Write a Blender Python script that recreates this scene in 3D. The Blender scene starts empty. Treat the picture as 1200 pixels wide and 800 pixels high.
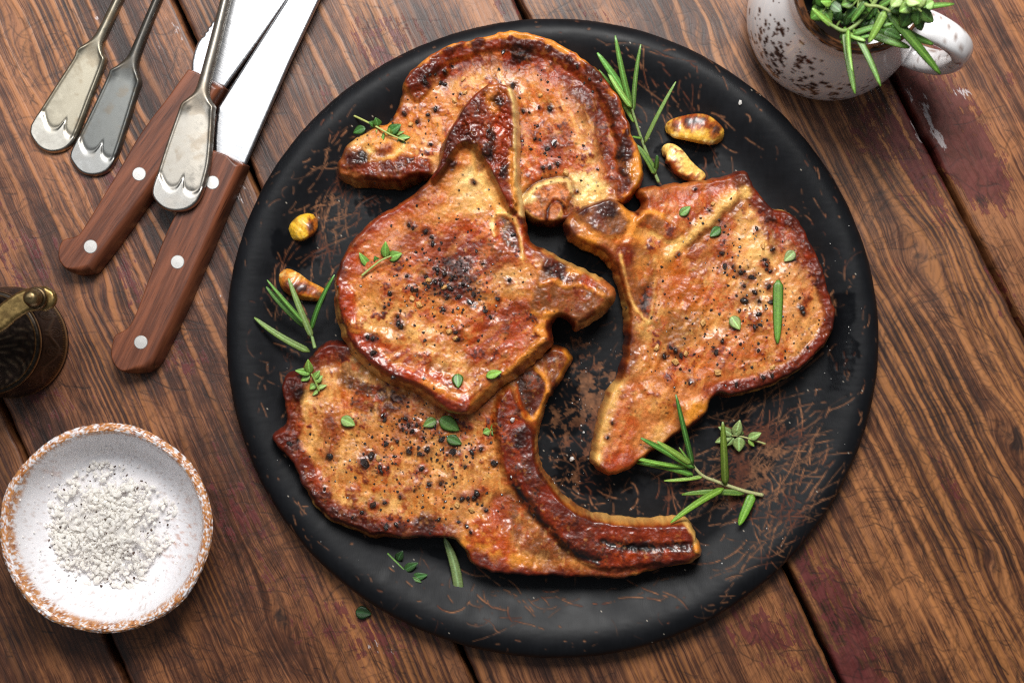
import bpy, math, random
import numpy as np
from mathutils import Vector, Matrix

# ------------------------------------------------------------------ camera, light, exposure
SC = bpy.context.scene
COL = SC.collection
S = 0.00047            # metres on the table per photograph pixel
H = 0.85               # camera height above the table

cam_d = bpy.data.cameras.new('camera')
cam = bpy.data.objects.new('camera', cam_d); COL.objects.link(cam)
cam.location = (0, 0, H)
cam_d.sensor_width = 36
cam_d.lens = 36 * H / (1200 * S)
cam_d.clip_start = 0.02; cam_d.clip_end = 20
cam_d.dof.use_dof = True; cam_d.dof.focus_distance = H - 0.022; cam_d.dof.aperture_fstop = 10
SC.camera = cam

world = bpy.data.worlds.new('World'); SC.world = world; world.use_nodes = True
world.node_tree.nodes['Background'].inputs[0].default_value = (0.86, 0.93, 1.0, 1)
world.node_tree.nodes['Background'].inputs[1].default_value = 0.145

def area(name, loc, target, sx, sy, power, col):
    l = bpy.data.lights.new(name, 'AREA'); l.shape = 'RECTANGLE'; l.size = sx; l.size_y = sy
    l.energy = power; l.color = col
    o = bpy.data.objects.new(name, l); COL.objects.link(o); o.location = loc
    o.rotation_euler = (Vector(target) - Vector(loc)).to_track_quat('-Z', 'Y').to_euler()
    return o
area('window_light', (0.04, 0.64, 0.95), (0.0, 0.0, 0.0), 0.46, 0.40, 18.5, (1.0, 0.985, 0.96))
area('upper_fill_softbox', (-0.62, 0.55, 1.25), (-0.1, 0.1, 0.0), 0.80, 0.70, 4.2, (0.97, 0.985, 1.0))  # added fill lamp above, so blades and silver have something bright to reflect

vs = SC.view_settings
vs.view_transform = 'Standard'; vs.look = 'None'; vs.exposure = 0.0; vs.gamma = 1.0; vs.use_curve_mapping = False
SC.cycles.use_denoising = False; SC.cycles.filter_width = 1.25
SC.cycles.max_bounces = 12; SC.cycles.diffuse_bounces = 8; SC.cycles.glossy_bounces = 3
SC.cycles.caustics_reflective = False; SC.cycles.caustics_refractive = False
SC.cycles.sample_clamp_indirect = 6

rnd = random.Random(5)
RS = np.random.RandomState(11)

# ------------------------------------------------------------------ helpers
def W(px, py, z=0.0):
    k = S * (H - z) / H
    return Vector(((px - 600) * k, -(py - 400) * k, z))
def lin(c):
    c = np.asarray(c, float) / 255.0
    return np.where(c <= 0.04045, c / 12.92, ((c + 0.055) / 1.055) ** 2.4)
def sm(a, b, x):
    t = np.clip((x - a) / (b - a), 0, 1); return t * t * (3 - 2 * t)
def mix(c, target, m):
    t = np.asarray(target, float)
    return c + (t - c) * np.asarray(m)[..., None]
def _h(ix, iy, s):
    n = (ix.astype(np.int64) * 374761393 + iy.astype(np.int64) * 668265263 + int(s) * 974634541) & 0xffffffff
    n = ((n ^ (n >> 13)) * 1274126177) & 0xffffffff
    n = ((n ^ (n >> 16)) * 2246822519) & 0xffffffff
    return ((n ^ (n >> 15)) & 0xffffff) / float(0xffffff)
def vn(x, y, s):
    ix = np.floor(x); iy = np.floor(y); fx = x - ix; fy = y - iy
    ux = fx * fx * fx * (fx * (fx * 6 - 15) + 10); uy = fy * fy * fy * (fy * (fy * 6 - 15) + 10)
    a = _h(ix, iy, s); b = _h(ix + 1, iy, s); c = _h(ix, iy + 1, s); d = _h(ix + 1, iy + 1, s)
    return (a + (b - a) * ux) * (1 - uy) + (c + (d - c) * ux) * uy
def fbm(x, y, sc, s, o=3, gain=0.55):
    x = np.asarray(x, float) / sc; y = np.asarray(y, float) / sc
    t = 0.0; a = 1.0; n = 0.0
    for k in range(o):
        t = t + a * (vn(x, y, s + 17 * k) * 2 - 1); n += a; a *= gain
        x, y = x * 1.62 + y * 1.18 + 3.1, -x * 1.18 + y * 1.62 + 7.7
    return t / n
def catmull(P, n=8, closed=True):
    P = np.asarray(P, float); m = len(P); out = []
    rng = range(m) if closed else range(m - 1)
    for i in rng:
        if closed: p0, p1, p2, p3 = P[i - 1], P[i], P[(i + 1) % m], P[(i + 2) % m]
        else: p0, p1, p2, p3 = P[max(i - 1, 0)], P[i], P[i + 1], P[min(i + 2, m - 1)]
        for k in range(n):
            t = k / n
            out.append(0.5 * ((2 * p1) + (-p0 + p2) * t + (2 * p0 - 5 * p1 + 4 * p2 - p3) * t * t + (-p0 + 3 * p1 - 3 * p2 + p3) * t ** 3))
    if not closed: out.append(P[-1])
    return np.array(out)
def segdist(X, Y, P, closed=False):
    """distance to a polyline, nearest point, arc parameter (0..1)"""
    A = np.asarray(P, float); B = np.roll(A, -1, 0)
    if not closed: A, B = A[:-1], B[:-1]
    best = np.full(X.shape, 1e18); nx = np.zeros(X.shape); ny = np.zeros(X.shape); tt = np.zeros(X.shape)
    m = len(A)
    for i in range(m):
        dx, dy = B[i] - A[i]; L = dx * dx + dy * dy + 1e-12
        t = np.clip(((X - A[i, 0]) * dx + (Y - A[i, 1]) * dy) / L, 0, 1)
        qx = A[i, 0] + t * dx; qy = A[i, 1] + t * dy
        d = (X - qx) ** 2 + (Y - qy) ** 2
        k = d < best
        best = np.where(k, d, best); nx = np.where(k, qx, nx); ny = np.where(k, qy, ny); tt = np.where(k, (i + t) / m, tt)
    return np.sqrt(best), nx, ny, tt
def inside(X, Y, P):
    A = np.asarray(P, float); B = np.roll(A, -1, 0); r = np.zeros(X.shape, bool)
    for (ax, ay), (bx, by) in zip(A, B):
        if ay == by: continue
        c = ((ay > Y) != (by > Y)) & (X < (bx - ax) * (Y - ay) / (by - ay) + ax)
        r ^= c
    return r
def sdist(X, Y, P):
    d = segdist(X, Y, P, True)[0]
    return np.where(inside(X, Y, P), d, -d)

# ---- scene objects
def tag(o, label=None, cat=None, group=None, kind=None):
    if label: o['label'] = label
    if cat: o['category'] = cat
    if group: o['group'] = group
    if kind: o['kind'] = kind
    return o
def empty(name, loc, label=None, cat=None, group=None, kind=None):
    o = bpy.data.objects.new(name, None); COL.objects.link(o); o.location = loc; o.empty_display_size = 0.01
    return tag(o, label, cat, group, kind)
def link(name, me, parent=None, mat=None):
    o = bpy.data.objects.new(name, me); COL.objects.link(o)
    if mat and not me.materials: me.materials.append(mat)
    if parent is not None:
        o.parent = parent; o.matrix_parent_inverse = Matrix.Translation(-parent.location)
    return o
def mesh(name, V, F, cols=None, attrs=None, smooth=True, normals=None, uv3=None):
    V = np.asarray(V, np.float32); me = bpy.data.meshes.new(name)
    if isinstance(F, np.ndarray):
        k = F.shape[1]; nF = len(F)
        me.vertices.add(len(V)); me.vertices.foreach_set('co', V.ravel())
        me.loops.add(nF * k); me.loops.foreach_set('vertex_index', F.astype(np.int32).ravel())
        me.polygons.add(nF); me.polygons.foreach_set('loop_start', np.arange(0, nF * k, k, dtype=np.int32))
        me.update(calc_edges=True)
    else:
        me.from_pydata([tuple(v) for v in V], [], F); me.update()
    me.polygons.foreach_set('use_smooth', np.full(len(me.polygons), smooth))
    if cols is not None:
        a = me.color_attributes.new('col', 'FLOAT_COLOR', 'POINT')
        c = np.ones((len(V), 4), np.float32); c[:, :3] = np.clip(cols, 0, 1); a.data.foreach_set('color', c.ravel())
    for k, v in (attrs or {}).items():
        v = np.asarray(v, np.float32)
        if v.ndim == 1:
            a = me.attributes.new(k, 'FLOAT', 'POINT'); a.data.foreach_set('value', v)
        else:
            a = me.attributes.new(k, 'FLOAT_VECTOR', 'POINT'); a.data.foreach_set('vector', v.ravel())
    if normals is not None:
        me.normals_split_custom_set_from_vertices(normals.tolist())
    return me
def vnormals(V, F):
    N = np.zeros_like(V)
    p = V[F]
    n = np.cross(p[:, 2] - p[:, 0], p[:, 3 if F.shape[1] == 4 else 1] - p[:, 1 if F.shape[1] == 4 else 0])
    for k in range(F.shape[1]): np.add.at(N, F[:, k], n)
    L = np.linalg.norm(N, axis=1); L[L == 0] = 1
    return N / L[:, None]

# ---- height fields cut to an outline (pixel coordinates of the photograph, laid on the plane zc)
class Field:
    def __init__(s, outline, step, jitter=0.0, seed=0, smoothn=8):
        P = catmull(outline, smoothn) if smoothn else np.asarray(outline, float)
        if jitter:
            d = np.roll(P, -1, 0) - np.roll(P, 1, 0); L = np.linalg.norm(d, axis=1)[:, None] + 1e-9
            n = np.stack([d[:, 1], -d[:, 0]], 1) / L
            P = P + n * (jitter * fbm(P[:, 0], P[:, 1], 9, seed, 3))[:, None]
        s.P = P; s.step = step
        x0, y0 = P.min(0) - step; x1, y1 = P.max(0) + step
        s.x0, s.y0 = x0, y0
        xs = np.arange(x0, x1 + step, step); ys = np.arange(y0, y1 + step, step)
        s.nx, s.ny = len(xs), len(ys)
        gx, gy = np.meshgrid(xs, ys); gx = gx.ravel(); gy = gy.ravel()
        d, qx, qy, tt = segdist(gx, gy, P, True); ins = inside(gx, gy, P)
        idx = np.arange(s.nx * s.ny).reshape(s.ny, s.nx)
        q = np.stack([idx[:-1, :-1], idx[1:, :-1], idx[1:, 1:], idx[:-1, 1:]], -1).reshape(-1, 4)   # up normal (y is down)
        q = q[ins[q].any(1)]
        used = np.unique(q); remap = np.full(s.nx * s.ny, -1); remap[used] = np.arange(len(used))
        s.remap = remap
        s.F = remap[q]
        out = ~ins[used]
        s.X = np.where(out, qx[used], gx[used]); s.Y = np.where(out, qy[used], gy[used])
        s.d = np.where(out, 0.0, d[used]); s.t = tt[used]
        e = np.concatenate([s.F[:, [0, 1]], s.F[:, [1, 2]], s.F[:, [2, 3]], s.F[:, [3, 0]]])
        key = np.sort(e, 1); k = key[:, 0].astype(np.int64) * 10000000 + key[:, 1]
        u, inv, cnt = np.unique(k, return_inverse=True, return_counts=True)
        s.edge = e[cnt[inv] == 1]
    def sample(s, arr, x, y):
        i = int(round((x - s.x0) / s.step)); j = int(round((y - s.y0) / s.step))
        i = min(max(i, 0), s.nx - 1); j = min(max(j, 0), s.ny - 1)
        k = s.remap[j * s.nx + i]
        if k >= 0: return arr[k]
        q = np.argmin((s.X - x) ** 2 + (s.Y - y) ** 2); return arr[q]
    def relax(s, val, w, it):
        e = np.unique(np.sort(np.concatenate([s.F[:, [0, 1]], s.F[:, [1, 2]], s.F[:, [2, 3]], s.F[:, [3, 0]]]), 1), axis=0)
        n = len(s.X); deg = np.bincount(e.ravel(), minlength=n).astype(float)
        for _ in range(it):
            if val.ndim == 1: acc = np.bincount(e[:, 0], val[e[:, 1]], n) + np.bincount(e[:, 1], val[e[:, 0]], n); val = val + (acc / deg - val) * w
            else: val = np.stack([s.relax(val[:, k], w, 1) for k in range(3)], 1)
        return val
    def build(s, parts, z, zbot, zc, parent=None, cols=None, zone=None, mats=None, attrs=None, name='piece', soft=None):
        """z heights (m) per vertex; skirt goes down to zbot (m, scalar or per vertex); parts = list of names by zone id"""
        k = S * (H - zc) / H
        V = np.stack([(s.X - 600) * k, -(s.Y - 400) * k, z], 1)
        n0 = len(V)
        zb = np.broadcast_to(np.asarray(zbot, float), z.shape)
        bv = np.unique(s.edge); m = np.full(n0, -1); m[bv] = n0 + np.arange(len(bv))
        ctr = V[:, :2].mean(0)
        Vb = V[bv].copy(); Vb[:, 2] = np.minimum(zb[bv], V[bv, 2])
        Fs = np.stack([s.edge[:, 1], s.edge[:, 0], m[s.edge[:, 0]], m[s.edge[:, 1]]], 1)
        N = vnormals(V, s.F)
        if soft is not None:
            N = s.relax(N, soft, 5); N /= np.linalg.norm(N, axis=1)[:, None] + 1e-9
        # boundary normals lean outwards
        Nb = N[bv].copy(); Nb[:, 2] *= 0.15; Nb /= np.linalg.norm(Nb, axis=1)[:, None] + 1e-9
        Va = np.concatenate([V, Vb]); Fa = np.concatenate([s.F, Fs]); Na = np.concatenate([N, Nb])
        ca = None if cols is None else np.concatenate([cols, cols[bv]])
        aa = {kk: np.concatenate([v, v[bv]]) for kk, v in (attrs or {}).items()}
        za = np.zeros(len(Va), int) if zone is None else np.concatenate([zone, zone[bv]])
        fz = za[Fa].max(1)
        obs = []
        for zid, pn in enumerate(parts):
            f = Fa[fz == zid]
            if not len(f): continue
            us = np.unique(f); rm = np.full(len(Va), -1); rm[us] = np.arange(len(us))
            me = mesh(pn, Va[us], rm[f], None if ca is None else ca[us], {kk: v[us] for kk, v in aa.items()}, True, Na[us])
            mt = mats[zid] if isinstance(mats, (list, tuple)) else mats
            obs.append(link(pn, me, parent, mt))
        return obs

# ---- shader node helper
class Sh:
    def __init__(s, name):
        s.m = bpy.data.materials.new(name); s.m.use_nodes = True; s.t = s.m.node_tree
        s.b = s.t.nodes['Principled BSDF']
    def n(s, typ, **kw):
        nd = s.t.nodes.new(typ)
        for k, v in kw.items(): setattr(nd, k, v)
        return nd
    def put(s, sock, v):
        if hasattr(v, 'is_output'): s.t.links.new(v, sock)
        elif v is not None:
            try: sock.default_value = v
            except Exception: sock.default_value = (*v, 1.0)
    def math(s, op, a, b=0.0, c=None, clamp=False):
        nd = s.n('ShaderNodeMath', operation=op, use_clamp=clamp); s.put(nd.inputs[0], a); s.put(nd.inputs[1], b)
        if c is not None: s.put(nd.inputs[2], c)
        return nd.outputs[0]
    def ramp(s, x, a, b, c=0.0, d=1.0):
        nd = s.n('ShaderNodeMapRange', interpolation_type='SMOOTHSTEP')
        for i, v in enumerate((x, a, b, c, d)): s.put(nd.inputs[i], v)
        return nd.outputs[0]
    def mixc(s, a, b, f, blend='MIX'):
        nd = s.n('ShaderNodeMix', data_type='RGBA', blend_type=blend); s.put(nd.inputs[0], f)
        s.put(nd.inputs[6], a if hasattr(a, 'is_output') else (*a, 1)); s.put(nd.inputs[7], b if hasattr(b, 'is_output') else (*b, 1))
        return nd.outputs[2]
    def attr(s, name, out='Color'):
        nd = s.n('ShaderNodeAttribute', attribute_name=name); return nd.outputs[out]
    def noise(s, vec, scale, detail=3, rough=0.55, dist=0.0, out=0, dims='3D'):
        nd = s.n('ShaderNodeTexNoise', noise_dimensions=dims); s.put(nd.inputs['Vector'], vec)
        nd.inputs['Scale'].default_value = scale; nd.inputs['Detail'].default_value = detail
        nd.inputs['Roughness'].default_value = rough; nd.inputs['Distortion'].default_value = dist
        return nd.outputs[out]
    def vor(s, vec, scale, feature='F1', out='Distance', rand=1.0):
        nd = s.n('ShaderNodeTexVoronoi', feature=feature, voronoi_dimensions='2D'); s.put(nd.inputs['Vector'], vec)
        nd.inputs['Scale'].default_value = scale; nd.inputs['Randomness'].default_value = rand
        return nd.outputs[out]
    def vmath(s, op, a, b=None, sc=None):
        nd = s.n('ShaderNodeVectorMath', operation=op); s.put(nd.inputs[0], a)
        if b is not None: s.put(nd.inputs[1], b)
        if sc is not None: s.put(nd.inputs[3], sc)
        return nd.outputs[0]
    def pos(s): return s.n('ShaderNodeNewGeometry').outputs['Position']
    def bump(s, h, strength, dist):
        nd = s.n('ShaderNodeBump'); nd.inputs['Strength'].default_value = strength; nd.inputs['Distance'].default_value = dist
        s.put(nd.inputs['Height'], h); s.put(s.b.inputs['Normal'], nd.outputs[0]); return nd
    def set(s, **kw):
        for k, v in kw.items(): s.put(s.b.inputs[k.replace('_', ' ')], v)
        return s

def attr_mat(name, rough=0.4, coat=0.0, coat_r=0.1, metal=0.0, spec=0.5, bump=None, var=0.0, vscale=900, sss=0.0, sss_r=(1, .4, .2), sss_s=0.002, rough_attr=None):
    s = Sh(name); c = s.attr('col')
    if var:
        n = s.noise(s.pos(), vscale, 3)
        c = s.mixc(c, s.ramp(n, 0.25, 0.75, 1 - var, 1 + var), 1.0, 'MULTIPLY')
    s.set(Base_Color=c, Roughness=rough, Coat_Weight=coat, Coat_Roughness=coat_r, Metallic=metal, Specular_IOR_Level=spec)
    if rough_attr: s.put(s.b.inputs['Roughness'], s.attr(rough_attr, 'Fac'))
    if sss: s.set(Subsurface_Weight=sss, Subsurface_Radius=sss_r, Subsurface_Scale=sss_s)
    if bump:
        sc, st, ds = bump; s.bump(s.noise(s.pos(), sc, 4, 0.6), st, ds)
    return s.m
def plain_mat(name, col, rough=0.5, metal=0.0, bump=None, var=0.0, vscale=300, coat=0.0):
    s = Sh(name); c = lin(col)
    if var:
        n = s.noise(s.pos(), vscale, 4)
        s.set(Base_Color=s.mixc(tuple(c * (1 - var)), tuple(np.minimum(c * (1 + var), 1)), s.ramp(n, .3, .7)))
    else: s.set(Base_Color=(*c, 1))
    s.set(Roughness=rough, Metallic=metal, Coat_Weight=coat)
    if bump: s.bump(s.noise(s.pos(), bump[0], 3), bump[1], bump[2])
    return s.m

# ------------------------------------------------------------------ the wooden table top, plank by plank
def wood_mat():
    s = Sh('weathered_wood')
    g = s.attr('grain', 'Vector'); p = s.pos()
    sep = s.n('ShaderNodeSeparateXYZ'); s.put(sep.inputs[0], g)
    u, v, pid = sep.outputs
    def gv(fu, fv, off=0.0):
        c = s.n('ShaderNodeCombineXYZ'); s.put(c.inputs[0], s.math('MULTIPLY', u, fu)); s.put(c.inputs[1], s.math('MULTIPLY', v, fv))
        s.put(c.inputs[2], s.math('ADD', pid, off)); return c.outputs[0]
    broad = s.noise(gv(22, 3.0), 1.0, 3, 0.5)
    mid = s.noise(gv(120, 5.0, 3.3), 1.0, 4, 0.62, 0.0)
    fib = s.noise(gv(700, 13, 5.1), 1.0, 4, 0.68)
    fine = s.noise(gv(1900, 70, 9.1), 1.0, 3, 0.65)
    # growth lines: thin pale late-wood lines, wandering along the board
    wob = s.noise(gv(11, 2.4, 1.7), 1.0, 3, 0.5)
    ph = s.math('ADD', s.math('MULTIPLY', u, 82.0), s.math('MULTIPLY', wob, 4.5))
    fr = s.math('ABSOLUTE', s.math('SUBTRACT', s.math('FRACT', ph), 0.5))
    line = s.ramp(s.math('ADD', fr, s.math('MULTIPLY', s.math('SUBTRACT', fib, 0.5), 0.28)), 0.17, 0.05)
    line = s.math('MULTIPLY', line, s.ramp(s.noise(gv(9, 2.2, 8.0), 1.0, 2), 0.36, 0.60))
    ph2 = s.math('ADD', s.math('MULTIPLY', u, 260.0), s.math('MULTIPLY', wob, 8.0))
    fr2 = s.math('ABSOLUTE', s.math('SUBTRACT', s.math('FRACT', ph2), 0.5))
    line2 = s.math('MULTIPLY', s.ramp(fr2, 0.30, 0.05), s.ramp(s.noise(gv(16, 3, 2.0), 1.0, 2), 0.45, 0.62))
    t = s.math('ADD', s.math('MULTIPLY', broad, 0.40), s.math('MULTIPLY', mid, 0.38))
    t = s.math('ADD', t, s.math('MULTIPLY', fib, 0.57))
    t = s.math('ADD', t, s.math('MULTIPLY', s.math('SUBTRACT', fine, 0.5), 0.50))
    t = s.math('ADD', t, s.math('MULTIPLY', s.math('SUBTRACT', s.noise(p, 60, 4, 0.6), 0.5), 0.40))
    t = s.math('ADD', t, s.math('MULTIPLY', s.math('SUBTRACT', s.noise(gv(24, 7, 6.0), 1.0, 4, 0.6, 0.8), 0.5), 0.75))
    cr = s.n('ShaderNodeValToRGB'); s.put(cr.inputs[0], t)
    e = cr.color_ramp.elements
    e[0].position = 0.45; e[0].color = (*lin((34, 18, 13)), 1)
    e[1].position = 0.87; e[1].color = (*lin((148, 99, 65)), 1)
    x = cr.color_ramp.elements.new(0.66); x.color = (*lin((79, 47, 32)), 1)
    c = s.mixc(cr.outputs[0], lin((182, 124, 78)), s.math('MULTIPLY', line, 0.62))
    c = s.mixc(c, lin((166, 112, 64)), s.math('MULTIPLY', line2, 0.55))
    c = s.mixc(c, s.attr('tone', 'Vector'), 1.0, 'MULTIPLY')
    # old paint and stains, kept in the grain
    sm_ = s.n('ShaderNodeSeparateXYZ'); s.put(sm_.inputs[0], s.attr('mask', 'Vector'))
    red, wht, drk = sm_.outputs
    pn = s.math('ADD', s.math('MULTIPLY', s.noise(gv(260, 18, 4.0), 1.0, 6, 0.75, 0.3), 0.65), s.math('MULTIPLY', fib, 0.35))
    blot = s.noise(p, 120, 4, 0.65)
    rf = s.ramp(s.math('ADD', s.math('MULTIPLY', red, 1.2), s.math('ADD', s.math('MULTIPLY', s.math('SUBTRACT', pn, 0.5), 2.3), s.math('MULTIPLY', s.math('SUBTRACT', blot, 0.5), 1.1))), 0.50, 0.60)
    redc = s.mixc(lin((76, 25, 23)), lin((98, 42, 42)), s.ramp(blot, 0.35, 0.65))
    c = s.mixc(c, redc, s.math('MULTIPLY', rf, 0.88))
    wf = s.ramp(s.math('ADD', s.math('MULTIPLY', wht, 1.32), s.math('MULTIPLY', s.math('SUBTRACT', s.noise(gv(260, 80, 2.2), 1.0, 4, 0.7), 0.5), 2.2)), 0.66, 0.80)
    c = s.mixc(c, lin((196, 186, 186)), s.math('MULTIPLY', wf, 0.85))
    df = s.ramp(s.math('ADD', drk, s.math('MULTIPLY', s.math('SUBTRACT', s.noise(gv(180, 30, 7.0), 1.0, 5, 0.7), 0.5), 1.7)), 0.52, 0.80)
    c = s.mixc(c, lin((34, 22, 18)), s.math('MULTIPLY', df, 0.85))
    # hair-fine scratches
    tot = s.attr('hair', 'Fac')
    c = s.mixc(c, lin((26, 15, 12)), s.math('MULTIPLY', tot, 0.80))
    s.set(Base_Color=c, Roughness=s.ramp(fib, 0.2, 0.8, 0.36, 0.56), Specular_IOR_Level=0.45)
    hgt = s.math('ADD', s.math('MULTIPLY', fib, 0.5), s.math('MULTIPLY', fine, 0.25))
    hgt = s.math('SUBTRACT', hgt, s.math('MULTIPLY', tot, 0.08))
    hgt = s.math('ADD', hgt, s.math('MULTIPLY', s.math('ADD', line, s.math('MULTIPLY', rf, 0.5)), 0.3))
    s.bump(hgt, 0.55, 0.0006)
    return s.m
WOOD = wood_mat()
SEAMS = [(-1020, .46), (-620, .46), (-214, .4545), (205, .44), (605, .475), (1000, .52), (1400, .54), (1800, .55)]
RED = [(150, 215, 60, 45, .5), (110, 245, 40, 30, .3), (45, 460, 70, 120, .35), (90, 500, 60, 60, .3), (460, 35, 90, 35, .45), (440, 70, 40, 40, .5),
       (1100, 150, 55, 90, .95), (1140, 190, 45, 60, .9), (1035, 160, 60, 70, .55), (1085, 220, 40, 80, .5), (1090, 25, 60, 30, .7), (1190, 100, 30, 30, .4),
       (990, 720, 40, 120, .62), (960, 690, 45, 60, .5), (900, 740, 60, 60, .55), (1000, 790, 50, 40, .75), (270, 610, 60, 70, .45), (290, 560, 50, 60, .4), (330, 690, 80, 60, .35),
       (420, 740, 120, 60, .45), (1180, 330, 40, 90, .35), (1060, 300, 60, 60, .25), (300, 300, 50, 80, .3), (400, 110, 60, 60, .35), (1190, 480, 40, 60, .3), (30, 300, 60, 80, .42), (160, 330, 40, 70, .42), (215, 420, 50, 60, .4), (700, 20, 60, 20, .35), (1110, 560, 20, 80, .4), (590, 10, 30, 20, .4)]
WHT = [(1062, 105, 8, 30, .62), (1085, 130, 12, 30, .60), (1100, 160, 10, 30, .55), (1128, 112, 14, 14, .62), (1075, 155, 6, 25, .62), (180, 65, 40, 35, .33), (205, 35, 22, 30, .36), (245, 350, 40, 25, .35),
       (450, 745, 50, 30, .34), (300, 180, 40, 80, .25), (290, 230, 30, 60, .32), (115, 20, 14, 10, .4), (480, 20, 80, 20, .18)]
DRK = [(28, 20, 20, 60, .55), (1165, 235, 30, 20, .7), (1190, 515, 25, 30, .75), (1165, 665, 14, 24, .6), (1110, 780, 50, 40, .5), (1190, 790, 30, 25, .6), (310, 60, 30, 60, .25),
       (20, 500, 60, 60, .35), (40, 760, 100, 80, .35), (560, 790, 160, 50, .35), (1040, 240, 60, 60, .35), (30, 120, 40, 40, .3), (1170, 790, 60, 20, .4), (250, 690, 60, 60, .2), (870, 780, 90, 50, .2), (100, 10, 30, 40, .42), (520, 10, 60, 20, .35), (820, 30, 40, 50, .3), (1085, 640, 12, 50, .5), (1130, 420, 16, 60, .4), (180, 150, 20, 40, .3), (15, 210, 14, 60, .45), (1080, 300, 26, 10, .75), (1060, 292, 60, 14, .5), (330, 725, 14, 22, .6), (820, 40, 14, 18, .6), (110, 330, 10, 16, .5), (140, 450, 40, 30, .3)]
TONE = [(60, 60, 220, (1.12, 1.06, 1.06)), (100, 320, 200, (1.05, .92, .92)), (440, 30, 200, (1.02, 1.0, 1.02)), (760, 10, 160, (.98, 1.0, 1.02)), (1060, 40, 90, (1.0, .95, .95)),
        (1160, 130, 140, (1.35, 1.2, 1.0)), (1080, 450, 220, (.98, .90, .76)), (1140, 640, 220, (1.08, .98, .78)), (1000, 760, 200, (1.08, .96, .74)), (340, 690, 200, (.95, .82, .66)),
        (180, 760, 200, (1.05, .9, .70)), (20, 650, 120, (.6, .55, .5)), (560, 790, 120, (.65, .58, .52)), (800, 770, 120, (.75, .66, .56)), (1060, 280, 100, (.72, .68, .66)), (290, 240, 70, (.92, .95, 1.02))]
table = empty('table_top', (0, 0, 0), 'weathered brown plank table top with scratches and worn red paint', kind='structure')
HAIR = np.zeros((900, 1300), np.float32)       # scratch density over the boards, photograph pixels offset by 40
def hair_strokes():
    q = np.random.RandomState(12)
    def draw(x, y, ang, L, curv, amp, wid):
        n = int(L * 2.2) + 4; t = np.linspace(-.5, .5, n); th = ang + curv * t + .25 * np.sin(t * 9 + x); st = L / n
        xs = x + np.cumsum(np.cos(th)) * st + 40; ys = y + np.cumsum(np.sin(th)) * st + 40
        br = sm(-.35, .1, fbm(xs, ys, 14, int(abs(x) * 3 + abs(y)), 2)) * amp
        for o in ((0,) if wid < .92 else (-.3, .3)):
            xx = xs - np.sin(th) * o; yy = ys + np.cos(th) * o
            ix = np.floor(xx).astype(int); iy = np.floor(yy).astype(int); fx = xx - ix; fy = yy - iy
            ok = (ix >= 0) & (iy >= 0) & (ix < 1298) & (iy < 898); ix, iy, fx, fy, bb = ix[ok], iy[ok], fx[ok], fy[ok], br[ok]
            for ox, oy, w in ((0, 0, (1 - fx) * (1 - fy)), (1, 0, fx * (1 - fy)), (0, 1, (1 - fx) * fy), (1, 1, fx * fy)):
                np.maximum.at(HAIR, (iy + oy, ix + ox), (bb * w * 1.6).astype(np.float32))
    cl = [(60, 60, 110, 90, 420), (60, 250, 70, 90, 380), (230, 40, 60, 60, 150), (300, 90, 60, 70, 160), (440, 60, 60, 40, 170), (560, 10, 90, 15, 120), (250, 330, 40, 90, 260), (120, 400, 60, 60, 260), (230, 470, 50, 40, 180), (290, 600, 40, 60, 200),
          (340, 700, 80, 60, 300), (200, 770, 110, 30, 240), (500, 770, 80, 20, 120), (20, 700, 40, 70, 110), (760, 15, 60, 15, 90), (830, 60, 40, 40, 130), (1000, 170, 50, 50, 170), (1060, 260, 60, 60, 220), (1160, 60, 40, 50, 120), (1170, 260, 50, 70, 160),
          (1080, 400, 60, 70, 300), (1150, 480, 60, 60, 240), (1090, 540, 70, 60, 280), (1020, 640, 60, 60, 260), (1120, 680, 70, 60, 300), (900, 760, 60, 40, 200), (1040, 770, 80, 30, 240), (1180, 760, 40, 40, 140), (720, 795, 80, 20, 90)]
    for (cx, cy, sx, sy, m) in cl:
        for _ in range(int(m * .75)):
            x, y = cx + q.randn() * sx, cy + q.randn() * sy
            draw(x, y, q.rand() * 3.14 if q.rand() < .75 else 1.15 + .2 * q.randn(), 14 + 85 * q.rand() ** 2.2, q.randn() * .9, .25 + .6 * q.rand() ** 1.5, .5 + .5 * q.rand())
    for (cx, cy, r0, r1, m) in ((960, 740, 20, 75, 34), (1120, 560, 40, 110, 26), (330, 720, 25, 90, 40), (190, 720, 20, 70, 26), (1080, 430, 30, 90, 24), (70, 130, 30, 80, 30), (250, 600, 50, 90, 16), (1050, 290, 30, 90, 20), (230, 460, 30, 70, 20), (1010, 640, 25, 70, 22)):
        for _ in range(m):       # bundles of arcs
            r = r0 + (r1 - r0) * q.rand(); a0 = -2.0 + q.randn() * .7; L = r * (.5 + 1.0 * q.rand())
            draw(cx + r * math.cos(a0) + 3 * q.randn(), cy + r * math.sin(a0), a0 + 1.57, L, L / r, .35 + .5 * q.rand(), .5 + .5 * q.rand())
hair_strokes()
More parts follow.
